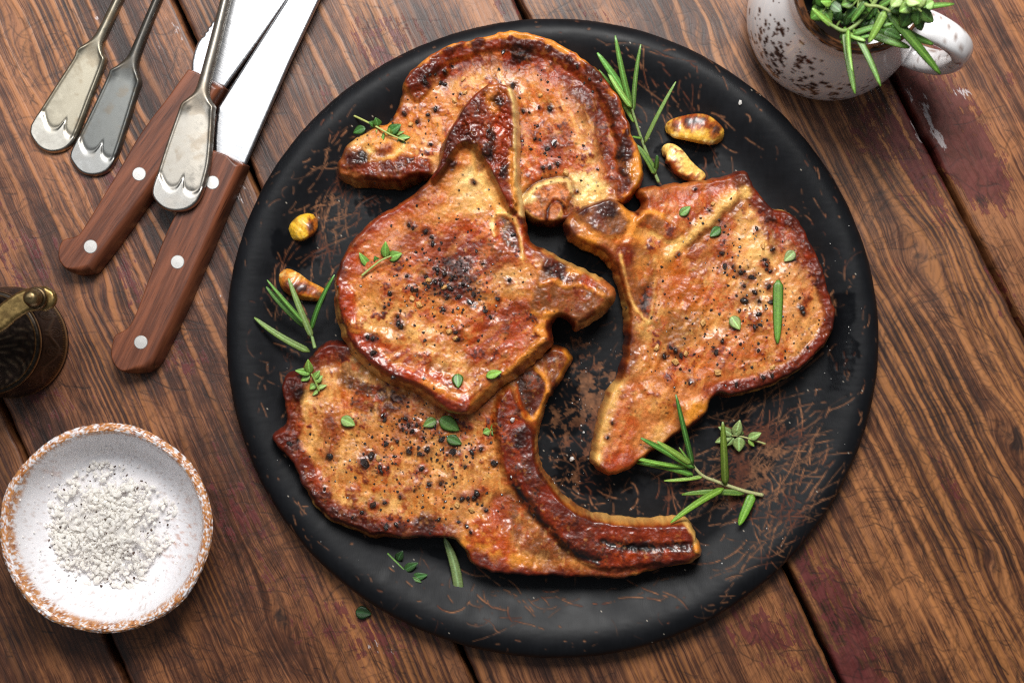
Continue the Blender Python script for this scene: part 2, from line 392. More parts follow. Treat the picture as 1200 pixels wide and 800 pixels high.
def build_planks():
    for i in range(len(SEAMS) - 1):
        (a0, a1), (b0, b1) = SEAMS[i], SEAMS[i + 1]
        gap = 3.4 if i != 4 else 4.2
        K = 6
        yc = np.arange(-575, 1250, 7.0); ys = np.arange(-575, yc[-1] + .1, 7.0 / K)
        head = [0, .15, .5, 1.0, 1.8, 3, 5]; mid = np.linspace(9, 391, 56); midf = np.linspace(9, 391, 55 * K + 1); tail = [395, 397, 398.2, 399, 399.5, 399.85, 400]
        uu = np.concatenate([head, midf, tail]) / 400
        cu = np.concatenate([np.arange(7), 7 + np.arange(56) * K, 7 + 55 * K + 1 + np.arange(7)]); cy = np.arange(len(yc)) * K; ncol = len(uu)
        # coarse cells, and which of them lie open to view
        CX = uu[cu]; xm = (a0 + a1 * yc[:-1])[:, None] + ((b0 - a0) + (b1 - a1) * yc[:-1])[:, None] * (.5 * (CX[1:] + CX[:-1]))[None]
        ym = np.broadcast_to(yc[:-1, None] + 3.5, xm.shape)
        vis = (xm > -14) & (xm < 1214) & (ym > -14) & (ym < 814) & (np.hypot(xm - PLC_[0], ym - PLC_[1]) > 362)
        f0 = []
        ci, cj = np.nonzero(~vis)
        f0.append(np.stack([cy[ci] * ncol + cu[cj], cy[ci + 1] * ncol + cu[cj], cy[ci + 1] * ncol + cu[cj + 1], cy[ci] * ncol + cu[cj + 1]], 1))
        ci, cj = np.nonzero(vis); wide = cu[cj + 1] - cu[cj]
        for kk in range(K):
            r0 = (cy[ci] + kk) * ncol; r1 = r0 + ncol
            for jj in range(K):
                ok = jj < wide
                c0 = cu[cj] + jj
                f0.append(np.stack([r0 + c0, r1 + c0, r1 + c0 + 1, r0 + c0 + 1], 1)[ok])
        Fg = np.concatenate(f0)
        per = np.concatenate([cy * ncol, cy[-1] * ncol + cu[1:], (cy * ncol + ncol - 1)[::-1][1:], cu[::-1][1:-1]])
        used = np.unique(np.concatenate([Fg.ravel(), per])); rm = np.full(ncol * len(ys), -1); rm[used] = np.arange(len(used))
        F = rm[Fg]; loop = rm[per]
        Y = ys[used // ncol]; U = uu[used % ncol]
        e1 = 1.6 * fbm(ys, ys * 0 + i * 9, 22, 31 + i, 3)[used // ncol]; e2 = 1.6 * fbm(ys, ys * 0 + i * 9 + 99, 22, 77 + i, 3)[used // ncol]
        xa = a0 + a1 * Y + gap + e1; xb = b0 + b1 * Y - gap + e2
        X = xa + (xb - xa) * U
        wpx = np.minimum(U, 1 - U) * 400
        z = -0.0022 * (1 - np.clip(wpx / 4.5, 0, 1)) ** 2 + 0.00035 * fbm(X, Y, 60, 5 + i, 2) - 0.0003 + (0.0002 * math.sin(i * 2.1))
        def acc(L):
            m = np.zeros(X.shape)
            for (x, y, rx, ry, a) in L:
                dx = X - x; dy = Y - y; dx = dx - dy * 0.45
                m = np.maximum(m, a * np.exp(-((dx / rx) ** 2 + (dy / ry) ** 2)))
            return m
        mask = np.stack([acc(RED), acc(WHT), acc(DRK)], 1)
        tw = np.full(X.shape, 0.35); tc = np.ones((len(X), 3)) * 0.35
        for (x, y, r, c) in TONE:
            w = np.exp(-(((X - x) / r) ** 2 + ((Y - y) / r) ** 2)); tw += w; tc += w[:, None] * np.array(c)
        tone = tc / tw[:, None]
        hx = np.clip(X + 40, 0, 1297.9); hy = np.clip(Y + 40, 0, 897.9); ix = hx.astype(int); iy = hy.astype(int); fx = hx - ix; fy = hy - iy
        hair = HAIR[iy, ix] * (1 - fx) * (1 - fy) + HAIR[iy, ix + 1] * fx * (1 - fy) + HAIR[iy + 1, ix] * (1 - fx) * fy + HAIR[iy + 1, ix + 1] * fx * fy
        gu = U * 400.0
        for (kx, ky, lu, lv, am) in ((1080, 300, 34, 60, .9), (25, 45, 18, 60, .8), (1185, 515, 22, 50, .9), (330, 725, 26, 70, .8), (1165, 665, 16, 50, .8), (110, 330, 20, 60, .6), (820, 40, 22, 50, .7)):
            if not (a0 + a1 * ky < kx < b0 + b1 * ky): continue
            uk = (kx - (a0 + a1 * ky)) / ((b0 + b1 * ky) - (a0 + a1 * ky)) * 400
            gu = gu - (gu - uk) * am * np.exp(-((gu - uk) / lu) ** 2 - ((Y - ky) / lv) ** 2) + 5 * np.exp(-((gu - uk) / (lu * 2)) ** 2 - ((Y - ky) / lv) ** 2) * np.sin((Y - ky) / lv * 2)
        grain = np.stack([gu * S, Y * 1.1 * S, np.full(X.shape, i * 7.31)], 1)
        V = np.stack([(X - 600) * S, -(Y - 400) * S, z], 1)
        Vb = V[loop].copy(); Vb[:, 2] = -0.022
        nb = len(V); k = np.arange(len(loop)); k2 = (k + 1) % len(loop)
        Fs = np.stack([loop[k2], loop[k], nb + k, nb + k2], 1)
        ex = lambda a: np.concatenate([a, a[loop]])
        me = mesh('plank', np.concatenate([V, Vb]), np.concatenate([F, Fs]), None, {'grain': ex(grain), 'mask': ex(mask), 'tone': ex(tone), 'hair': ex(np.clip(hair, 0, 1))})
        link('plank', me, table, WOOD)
    ub = mesh('added_gap_backing', [(-1.0, -.6, -.024), (1.0, -.6, -.024), (1.0, .6, -.024), (-1.0, .6, -.024)], [(0, 1, 2, 3)])  # added dark sheet: blocks light from below so the plank gaps stay dark
    link('added_gap_backing', ub, table, plain_mat('dark_gap_shade', (22, 15, 12), 0.9, var=.3))
PLC_ = (647.0, 396.5)
build_planks()

# ------------------------------------------------------------------ black wooden plate
PLC = (647.0, 396.5); PLR = 381.0
FLOOR = 0.0060
def plate_profile(r):
    """height (m) of the upper face at radius r (px)"""
    t = PLR - r
    up = sm(84, 20, t)                       # inner slope
    z = FLOOR + 0.0105 * up
    out = np.clip((20 - t) / 20, 0, 1)
    z = z - 0.0085 * (1 - np.sqrt(np.clip(1 - out ** 2, 0, 1)))
    return z
def plate_z(px, py): return float(plate_profile(np.hypot(px - PLC[0], py - PLC[1])))
def build_plate():
    a = np.linspace(0, 2 * math.pi, 361)[:-1]
    wob = 1.0 + 0.0035 * np.sin(2 * a + .5) + 0.0018 * np.sin(5 * a + 2)
    P = np.stack([PLC[0] + (PLR + 2) * wob * np.cos(a), PLC[1] + (PLR - 4.5) * wob * np.sin(a)], 1)
    f = Field(P, 1.32, 0.5, 3, 0)
    X, Y = f.X, f.Y; r = PLR - f.d
    z = plate_profile(r) + 0.00018 * fbm(X, Y, 55, 8, 3) + 0.00003 * fbm(X * 0.35, Y, 4, 9, 2)
    # worn strokes rasterised on the paint
    R = np.zeros((820, 1220))
    def splat(x, y, a):
        ix = np.floor(x).astype(int); iy = np.floor(y).astype(int); fx = x - ix; fy = y - iy
        ok = (ix >= 0) & (iy >= 0) & (ix < 1218) & (iy < 818); ix, iy, fx, fy, a = ix[ok], iy[ok], fx[ok], fy[ok], a[ok]
        for ox, oy, w in ((0, 0, (1 - fx) * (1 - fy)), (1, 0, fx * (1 - fy)), (0, 1, (1 - fx) * fy), (1, 1, fx * fy)):
            np.maximum.at(R, (iy + oy, ix + ox), a * w * 1.5)
    def stroke(x, y, ang, L, curv, wid, amp):
        n = int(L * 2) + 4; t = np.linspace(-.5, .5, n)
        th = ang + curv * t; st = L / n
        xs = x + np.cumsum(np.cos(th)) * st; ys = y + np.cumsum(np.sin(th)) * st
        xs -= xs.mean() - x; ys -= ys.mean() - y
        brk = sm(-.45, .05, fbm(xs, ys, 6, int(x * 7 + y), 2)); tap = np.sqrt(np.clip(1 - (2 * t) ** 2, 0, 1))
        for o in np.arange(-wid / 2, wid / 2 + .01, .5):
            k = sm(1.05, .5, np.abs(o) / (wid / 2 * tap + .3))
            jx = fbm(xs, ys, 3, 5, 1) * wid * .4
            splat(xs - np.sin(th) * (o + jx), ys + np.cos(th) * (o + jx), amp * brk * k)
    q = np.random.RandomState(4)
    def region(cx, cy, sx, sy, n0, l0, l1, ang=None, spread=1.6, curv=.9, wid=(.05, .8), amp=(.45, 1.0)):
        for _ in range(int(n0 * .55)):
            x = cx + q.randn() * sx; y = cy + q.randn() * sy
            an = (math.atan2(y - PLC[1], x - PLC[0]) + math.pi / 2 if ang is None else ang) + (q.rand() - .5) * 2 * spread
            stroke(x, y, an, l0 + (l1 - l0) * q.rand() ** 2, curv * q.randn(), wid[0] + (wid[1] - wid[0]) * q.rand() ** 2, amp[0] + (amp[1] - amp[0]) * q.rand())
    region(900, 530, 45, 50, 190, 30, 190, 2.3, .7, .9, (.0, .5))
    region(860, 560, 50, 45, 90, 20, 130, 2.0, 1.5, .9, (.0, .5))
    region(940, 600, 35, 40, 45, 20, 90, 2.3, .5)
    region(860, 660, 60, 30, 30, 20, 90, 2.7, .5)
    region(690, 520, 50, 70, 190, 10, 70, None, 2, 1.2, (.2, 1.5))
    region(660, 560, 40, 40, 60, 10, 50, None, 2, 1.2, (.2, 1.5))
    region(385, 255, 22, 45, 120, 14, 90, 2.1, .8, .9, (.1, 1.1))
    region(350, 290, 30, 60, 40, 15, 50, None, .8)
    region(325, 400, 22, 50, 20, 15, 70, 1.6, .5)
    region(330, 440, 18, 30, 18, 10, 40, None, 2)
    region(415, 175, 25, 30, 35, 15, 50, -.8, .6, .8, (.1, 1.0))
    region(770, 115, 40, 30, 70, 14, 80, 1.1, .5, .7, (.1, 1.0))
    region(760, 60, 25, 10, 8, 30, 80, .4, .3)
    region(830, 190, 35, 30, 40, 15, 60, 1.0, .6)
    region(935, 270, 15, 40, 28, 10, 40, 1.2, .5)
    region(965, 360, 14, 60, 45, 8, 35, 1.6, .6)
    region(1000, 430, 10, 50, 20, 6, 25, 1.6, .4)
    region(610, 715, 60, 22, 28, 15, 60, .2, .6)
    region(540, 690, 40, 25, 20, 12, 45, 1.2, .7)
    region(440, 680, 45, 20, 12, 10, 40, .6, .5)
    region(720, 715, 60, 14, 12, 15, 60, .1, .4)
    region(360, 590, 15, 40, 22, 8, 40, 1.0, .4)
    region(650, 420, 190, 190, 700, 6, 45, None, 2, .9, (.0, .35), (.15, .5))
    for _ in range(190):      # rim chips
        an = q.rand() * 6.283; rr = PLR - 2 - 70 * q.rand() ** 1.3
        stroke(PLC[0] + rr * math.cos(an), PLC[1] + rr * math.sin(an), an + 1.57 + q.randn() * .35, 3 + 16 * q.rand() ** 3, .5 * q.randn(), .4 + 1.2 * q.rand() ** 3, .35 + .4 * q.rand())
    ix = np.clip(X, 0, 1217); iy = np.clip(Y, 0, 817); i0 = np.floor(ix).astype(int); j0 = np.floor(iy).astype(int); fx = ix - i0; fy = iy - j0
    wear = np.clip(R[j0, i0] * (1 - fx) * (1 - fy) + R[j0, i0 + 1] * fx * (1 - fy) + R[j0 + 1, i0] * (1 - fx) * fy + R[j0 + 1, i0 + 1] * fx * fy, 0, 1)
    heavy = np.zeros(X.shape)
    for (x, y, rx, ry, a) in ((690, 470, 60, 90, 1.0), (650, 560, 40, 40, .8), (870, 550, 70, 50, .85), (905, 520, 55, 50, .8), (390, 245, 25, 45, .62), (440, 165, 30, 20, .55), (790, 600, 60, 25, .55), (560, 700, 60, 20, .35), (430, 230, 40, 20, .5)):
        heavy = np.maximum(heavy, a * np.exp(-(((X - x) / rx) ** 2 + ((Y - y) / ry) ** 2)))
    patch = sm(.05, .28, fbm(X, Y, 13, 21, 4, .75) + heavy * .75 - .52) * sm(.1, .4, heavy)
    wear = np.clip(np.maximum(wear, patch * (.65 + .3 * fbm(X, Y, 3, 2, 2))), 0, 1)
    n1 = fbm(X, Y, 26, 3, 3); n2 = fbm(X, Y * .3, 3, 6, 2)
    col = np.ones((len(X), 3)) * lin((17, 18, 21)) * (1 + .22 * n1 + .18 * n2)[:, None]
    tan = mix(np.ones((len(X), 3)) * lin((152, 104, 72)), lin((112, 62, 40)), sm(-.1, .5, fbm(X, Y, 30, 44, 2)))
    col = mix(col, tan, 0)
    col = col + (tan - col) * (wear ** 1.5 * .85)[:, None]
    sp = RS.rand(len(X)) > .9996
    col[sp] = lin((170, 160, 145))
    rough = np.clip(.50 + .08 * n1 + .25 * wear, .25, .9)
    oil = np.zeros(len(X))
    for (x, y, rx, ry) in ((690, 300, 40, 30), (650, 470, 40, 60), (700, 560, 60, 30), (810, 178, 40, 22), (350, 290, 30, 30), (845, 480, 40, 25), (470, 235, 60, 25), (760, 250, 30, 30), (985, 400, 20, 70), (520, 650, 22, 9)):
        oil = np.maximum(oil, np.exp(-(((X - x) / rx) ** 2 + ((Y - y) / ry) ** 2)))
    oil = sm(.35, .6, oil + .35 * fbm(X, Y, 14, 33, 3)); rough = rough + (.13 - rough) * oil * .85; col = col * (1 - .35 * oil[:, None])
    z = z - 0.00018 * wear
    s = Sh('black_paint'); s.set(Base_Color=s.attr('col'), Roughness=s.attr('rough', 'Fac'), Specular_IOR_Level=.19)
    mp = s.n('ShaderNodeMapping'); s.put(mp.inputs[0], s.pos()); mp.inputs['Rotation'].default_value = (0, 0, .5); mp.inputs['Scale'].default_value = (1500, 350, 1)
    s.bump(s.noise(mp.outputs[0], 1.0, 3, .6), .12, .0003)
    root = empty('serving_plate', W(*PLC, 0), 'large round black wooden plate with scratched paint carrying the four chops', 'plate')
    f.build(['plate_body'], z, 0.0012, 0.012, root, col, None, [s.m], {'rough': rough})
    return f
PLATE = build_plate()

# ------------------------------------------------------------------ pork chops
def meat_mat(name, rough, coat, bump):
    s = Sh(name); p = s.pos()
    c = s.attr('col')
    n = s.noise(p, 1500, 3, .6)
    c = s.mixc(c, s.ramp(n, .25, .75, .72, 1.25), 1.0, 'MULTIPLY')
    s.set(Base_Color=c, Roughness=s.attr('rough', 'Fac'), Coat_Weight=s.attr('wet', 'Fac'), Coat_Roughness=.20, Coat_IOR=1.48, Specular_IOR_Level=.35)
    s.bump(s.noise(p, 1300, 3, .6), bump, .00025)
    return s.m
MEAT = meat_mat('seared_meat', .4, .5, .75)
FAT = meat_mat('browned_fat', .35, .5, .6)
BONE = meat_mat('roasted_bone', .5, .3, .75)
CM = dict(pale=(218, 182, 142), tan=(200, 150, 100), gold=(188, 122, 58), orange=(180, 84, 28), red=(128, 54, 22), brown=(96, 43, 20), maho=(64, 26, 14), char=(26, 14, 12),
          cream=(222, 188, 140), fat=(218, 160, 92), greyb=(140, 102, 76), pink=(196, 136, 98), bone=(146, 100, 68), white=(226, 205, 170), yel=(206, 150, 70))
CM = {k: lin(v) for k, v in CM.items()}

class Chop:
    def __init__(s, outline, seed, jitter=2.6, step=1.0):
        s.f = Field(outline, step, jitter, seed, 8); s.seed = seed
        X, Y = s.f.X, s.f.Y; s.X, s.Y = X, Y
        s.xw = X + 5.5 * fbm(X, Y, 20, seed + 1, 3) + 2.0 * fbm(X, Y, 5, seed + 2, 2)
        s.yw = Y + 5.5 * fbm(X, Y, 20, seed + 3, 3) + 2.0 * fbm(X, Y, 5, seed + 4, 2)
        s.xs = X + 1.3 * fbm(X, Y, 7, seed + 5, 2); s.ys = Y + 1.3 * fbm(X, Y, 7, seed + 6, 2)
        s.n40 = fbm(X, Y, 42, seed + 7, 3); s.n15 = fbm(X, Y, 16, seed + 8, 4); s.n6 = fbm(X, Y, 6.5, seed + 9, 3); s.n3 = fbm(X, Y, 3.2, seed + 10, 2)
        s.col = np.ones((len(X), 3)) * CM['tan']
        s.col = mix(s.col, CM['pale'], sm(-.1, .35, s.n40 + .4 * s.n15))
        s.col = mix(s.col, CM['gold'], sm(-.05, .45, s.n15 - .3 * s.n40) * .6)
        s.h = np.zeros(len(X)); s.R = np.full(len(X), 6.0); s.crust = np.zeros(len(X)); s.zone = np.zeros(len(X), int)
        s.wet = np.full(len(X), .55); s.keep = np.zeros(len(X))
    def blob(s, x, y, rx, ry=None, ang=0, soft=.55, fine=False):
        ry = ry or rx; a = math.radians(ang); X, Y = (s.xs, s.ys) if fine else (s.xw, s.yw)
        dx, dy = X - x, Y - y
        u = (dx * math.cos(a) + dy * math.sin(a)) / rx; v = (-dx * math.sin(a) + dy * math.cos(a)) / ry
        return 1 - sm(1 - soft, 1 + soft, np.sqrt(u * u + v * v))
    def poly(s, P, soft=4, fine=True):
        X, Y = (s.xs, s.ys) if fine else (s.xw, s.yw)
        return sm(-soft, soft, sdist(X, Y, catmull(P, 4)))
    def line(s, P, w, soft=None, fine=True):
        X, Y = (s.xs, s.ys) if fine else (s.xw, s.yw)
        d = segdist(X, Y, catmull(P, 5, False))[0]; soft = soft or w * .6
        return 1 - sm(w / 2 - soft * .5, w / 2 + soft, d)
    def paint(s, m, colour, a=1.0, crust=0.0, h=0.0, wet=None, rough=None, mottle=0.0):
        if mottle: m = np.clip(m * (1 + mottle * (s.n6 + .5 * s.n3)) - .25 * mottle * (1 - m) * (m > 0.02), 0, 1)
        s.col = mix(s.col, CM[colour] if isinstance(colour, str) else lin(colour), m * min(1, a * 1.25))
        if colour in ('white', 'cream', 'fat', 'yel', 'pink', 'bone'): s.keep = np.maximum(s.keep, m * min(1, a))
        else: s.keep = s.keep * (1 - .8 * m * min(1, a))
        if crust: s.crust = np.maximum(s.crust, m * crust)
        if h: s.h = s.h + m * h
        if wet is not None: s.wet = s.wet + (wet - s.wet) * m
    def rim(s, P, width, inner=True):
        """mask for the band along the part of the outline near polyline P"""
        d = segdist(s.X, s.Y, catmull(P, 5, False))[0]
        return 1 - sm(width * .75, width * 1.1, d + 2.5 * s.n6 + 2 * s.n15)
    def side(s, P, band, fade=18):
        """the cut flank shows here: wider, steeper edge with bare pale meat"""
        C = catmull(P, 5, False); d, _, _, t = segdist(s.X, s.Y, C)
        w = np.clip(np.minimum(t, 1 - t) * 6, 0, 1); k = (1 - sm(band * 1.5, band * 2.5, d)) * w
        s.R = s.R + (band * 1.9 - s.R) * k
        s.flank = np.maximum(getattr(s, 'flank', 0), (1 - sm(band * .75, band * 1.15, s.f.d + 1.2 * s.n6)) * k)
    def dust(s, regions, n, size=(.7, 1.6), colour=(30, 17, 12)):
        q = np.random.RandomState(s.seed + 5)
        for (x, y, rx, ry, m) in regions:
            for _ in range(m):
                px, py = x + q.randn() * rx, y + q.randn() * ry
                i = int((px - s.f.x0) / s.f.step); j = int((py - s.f.y0) / s.f.step); r = size[0] + (size[1] - size[0]) * q.rand() ** 2
                K = int(r + 2)
                for jj in range(j - K, j + K + 1):
                    if not 0 <= jj < s.f.ny: continue
                    for ii in range(i - K, i + K + 1):
                        if not 0 <= ii < s.f.nx: continue
                        k = s.f.remap[jj * s.f.nx + ii]
                        if k < 0: continue
                        d = math.hypot(s.X[k] - px, s.Y[k] - py)
                        a = min(max(1.25 - d / r, 0), 1) * .9
                        if a: s.col[k] += (lin(colour) - s.col[k]) * a
    def stain(s, key):
        q = np.random.RandomState(s.seed)
        for (x, y, r) in PEP[key][0]:
            s.paint(s.blob(x + q.randn(), y + q.randn(), r * 1.9, r * 1.5, q.rand() * 90, .7, True), 'red', .5, .2, .0002, .95, mottle=.5)
            s.paint(s.blob(x, y, r * 1.2, r * 1.0, q.rand() * 90, .6, True), 'maho', .5, .3, .0001, .95)
    def finish(s, name, label, T, base, zc, parts=('meat', 'fat_rim', 'bone'), lowpix=None):
        X, Y, f = s.X, s.Y, s.f
        fl = getattr(s, 'flank', np.zeros(len(X)))
        flc = mix(mix(np.ones((len(X), 3)) * lin((206, 164, 116)), lin((160, 98, 54)), sm(-.3, .4, s.n15 + .6 * s.n6) * .8), CM['greyb'], .35 * sm(-.1, .5, s.n40)); flc = mix(flc, CM['brown'], sm(.1, .6, s.n6 + .3 * s.n3) * .5)
        flc = flc * (1 + .25 * fbm(X, Y, 4, s.seed + 77, 2))[:, None]
        s.col = s.col + (flc - s.col) * fl[:, None]
        s.crust = s.crust * (1 - fl)
        c = s.crust
        # browned speckle everywhere on the seared face
        fl = np.maximum(fl, .85 * s.keep); hi = .45 * s.n6 + .75 * s.n15 + .55 * s.n3
        sear = .30 + .95 * sm(-.25, .40, fbm(X, Y, 38, s.seed + 95, 3) + .25 * s.n15)
        an = .7 + s.seed; fb = fbm((X * math.cos(an) + Y * math.sin(an)) * .28, -X * math.sin(an) + Y * math.cos(an), 4.5, s.seed + 96, 3)
        s.col = mix(s.col, CM['gold'], sm(-.05, .40, hi) * .50 * (1 - fl) * sear)
        s.col = mix(s.col, CM['orange'], sm(.02, .45, fbm(X, Y, 11, s.seed + 97, 3) + .2 * hi) * .55 * (1 - fl) * sear)
        s.col = mix(s.col, CM['red'], sm(.16, .55, hi) * .80 * (1 - fl) * sear)
        s.col = mix(s.col, CM['maho'], sm(.42, .80, hi + .4 * c) * .6 * (1 - fl) * np.clip(sear, 0, 1))
        s.col = mix(s.col, lin((176, 96, 36)), (.12 + .38 * sm(-.1, .5, fbm(X, Y, 48, s.seed + 98, 3))) * .8 * (1 - fl) * (1 - .9 * c) * sm(.02, .14, s.col @ np.array([.3, .6, .1])))
        s.col = mix(s.col, CM['pale'], sm(.0, .45, fb + .5 * fbm(X, Y, 36, s.seed + 99, 2)) * .32 * (s.zone == 0) * (1 - c) * (1 - fl))
        s.col = s.col * (1 + .18 * fb)[:, None]
        s.col = mix(s.col, CM['cream'], sm(.32, .7, fbm(X, Y, 5, s.seed + 60, 3) - .2 * c) * .45 * (1 - c) * (1 - fl))
        s.col = mix(s.col, CM['char'], sm(.30, .60, fbm(X, Y, 9, s.seed + 61, 3)) * c * .7)
        s.col = mix(s.col, CM['maho'], sm(.45, .95, c + .25 * s.n15) * .45 * (1 - s.keep))
        ed = sm(26, 5, f.d + 5 * s.n15 + 3 * s.n6) * (1 - fl) * (1 - .8 * s.keep)
        s.col = mix(s.col, CM['red'], ed * .60); s.col = mix(s.col, CM['maho'], ed ** 2 * sm(-.15, .45, s.n15 + .4 * s.n6) * .65)
        s.col = s.col * np.clip(1 + .16 * s.n3 + .12 * s.n6, .5, 1.6)[:, None]
        s.col = np.clip(s.col, 0, 1) ** 1.46 * np.array([1.22, 1.20, .84])
        prof = 1 - (1 - np.clip(f.d / (s.R * 1.05), 0, 1)) ** 2.3
        ridg = 1 - np.abs(fbm(X, Y, 5.0, s.seed + 62, 3)) * 2
        fibre = fbm(X, Y, 9, s.seed + 63, 3)
        nearE = sm(11, 3, f.d)
        z = (T * (.12 + .88 * f.relax(prof, nearE, 4)) + prof * (s.h + .0019 * s.n40 + .00080 * s.n15 + (.25 + .9 * sm(-.35, .4, fbm(X, Y, 32, s.seed + 90, 2))) * (.00034 * s.n6 + .00016 * s.n3) + .00022 * fibre
             + c * (.00045 * ridg + .0004 * fbm(X, Y, 3.6, s.seed + 64, 2))))
        bz = base(X, Y); s.z = z + bz
        rough = np.clip(.46 + .10 * s.n15 + .14 * c - .06 * s.wet, .2, .8)
        root = empty(name, W(X.mean(), Y.mean(), float(bz.mean())), label, 'pork chop', 'seared pork chops on the black plate')
        low = bz if lowpix is None else np.minimum(bz, lowpix)
        f.build(list(parts), s.z, low, zc, root, s.col, s.zone, [MEAT, FAT, BONE], soft=nearE, attrs={'rough': rough, 'wet': .64 * np.clip(s.wet - .2 + .4 * s.n15 + .9 * fbm(X, Y, 50, s.seed + 91, 2) - .1 * s.crust, .03, 1)})
        s.zc = zc; s.root = root
        return s
    def zat(s, x, y): return float(s.f.sample(s.z, x, y))
    def at(s, x, y, dz=0):
        k = S * (H - s.zc) / H
        return Vector(((x - 600) * k, -(y - 400) * k, s.zat(x, y) + dz))

PZ = FLOOR + 0.0004
def flat(z): return lambda X, Y: np.full(X.shape, z)

PEP = {}
PEP['CH1'] = ([(530, 79, 3.8), (522, 86, 3.6), (499, 99, 5), (517, 98, 4), (521, 100, 3.8), (511, 129, 3.8), (489, 144, 3.6), (475, 134, 3.6), (502, 136, 2.8), (602, 101, 4.4), (644, 128, 5), (631, 127, 3), (620, 133, 3.4), (613, 131, 3.4), (649, 169, 4.8), (641, 176, 4),
        (653, 193, 3.4), (636, 198, 3.2), (644, 197, 3.6), (630, 149, 3.2), (627, 164, 3), (563, 40, 3.6), (590, 62, 4), (676, 80, 3.4), (540, 112, 2.4), (505, 171, 2.6), (676, 226, 2.4), (700, 200, 2.2), (460, 141, 3.4)],
        [(663, 203, 4.6), (533, 119, 4), (543, 94, 3.2), (482, 147, 3.4), (633, 113, 3.2), (545, 110, 3)])
PEP['CH2'] = ([(513, 316, 4), (522, 322, 4.6), (531, 326, 4.4), (518, 334, 5), (528, 338, 4.6), (511, 330, 4), (543, 334, 3.8), (538, 347, 4), (556, 344, 4), (551, 354, 4.4), (525, 348, 3.6), (546, 318, 3.4), (488, 341, 4.2), (458, 345, 5), (484, 340, 4.6), (468, 378, 4.6), (471, 383, 4.8), (467, 371, 3.4),
        (439, 413, 5), (438, 396, 4.6), (432, 395, 4), (597, 329, 3.8), (575, 372, 3.2), (566, 310, 3.4), (535, 389, 4), (538, 398, 3.6), (480, 265, 4.4), (508, 287, 4), (507, 279, 3.8), (485, 268, 4), (500, 272, 3.6), (462, 441, 4), (434, 427, 3), (602, 276, 4), (569, 364, 3), (520, 363, 3.4), (585, 440, 3), (478, 324, 3.2), (583, 350, 3), (556, 215, 2.8), (452, 360, 2.8), (500, 325, 3.4)],
        [(484, 350, 4), (492, 357, 4.2), (521, 337, 3.6), (527, 388, 4), (503, 329, 3.2), (534, 396, 3)])
PEP['CH3'] = ([(868, 320, 4.6), (849, 313, 5), (845, 296, 4), (858, 312, 3.4), (871, 335, 3.4), (879, 325, 5), (871, 352, 6), (883, 342, 3.8), (889, 353, 4.4), (903, 353, 3.6), (883, 383, 4.4), (889, 381, 4), (838, 412, 4), (903, 441, 3.8), (893, 441, 3.6), (886, 268, 3.4), (897, 310, 3.4), (905, 293, 4), (895, 305, 3),
        (902, 318, 3), (938, 361, 3.6), (940, 366, 3.4), (786, 407, 4), (778, 417, 4), (791, 411, 3.8), (798, 417, 4.4), (860, 385, 3), (845, 400, 2.8), (808, 448, 3.4), (862, 450, 4), (887, 411, 3.2), (797, 432, 2.6), (815, 222, 2.8), (795, 298, 2.6), (712, 512, 2.8), (717, 495, 2.6), (866, 364, 3), (900, 336, 4.2), (888, 368, 4), (831, 247, 2.6)],
        [(823, 378, 4.4), (791, 424, 4.8), (769, 407, 4), (840, 436, 4.6), (904, 430, 4), (893, 288, 4), (835, 239, 3.2), (803, 414, 3.4)])
PEP['CH4'] = ([(387, 534, 6.2), (430, 541, 7), (436, 533, 6), (480, 527, 4.8), (501, 526, 4.8), (493, 531, 3.8), (495, 548, 4), (448, 552, 4.4), (446, 546, 4), (531, 528, 6.6), (518, 514, 4.6), (497, 512, 4), (437, 590, 5.8), (425, 599, 3.8), (452, 588, 3.2), (559, 577, 5), (556, 582, 4.4), (548, 583, 3.8), (542, 583, 4), (553, 529, 4), (564, 525, 3.8), (580, 541, 4.6),
        (503, 566, 3.6), (517, 565, 4), (486, 573, 2.8), (470, 581, 3), (452, 490, 4), (450, 486, 3), (453, 520, 4), (466, 516, 3.4), (473, 502, 3.2), (480, 497, 4), (484, 505, 4), (476, 490, 3.6), (489, 497, 3.4), (463, 534, 3), (510, 498, 3), (341, 519, 4.4), (382, 572, 3.6), (465, 613, 3.6), (453, 615, 4), (570, 597, 3), (545, 545, 2.8), (515, 607, 3.4), (538, 610, 2.8), (552, 622, 3.2), (547, 615, 2.6)],
        [(536, 590, 4.2), (553, 596, 4.2), (444, 536, 4), (460, 524, 3)])

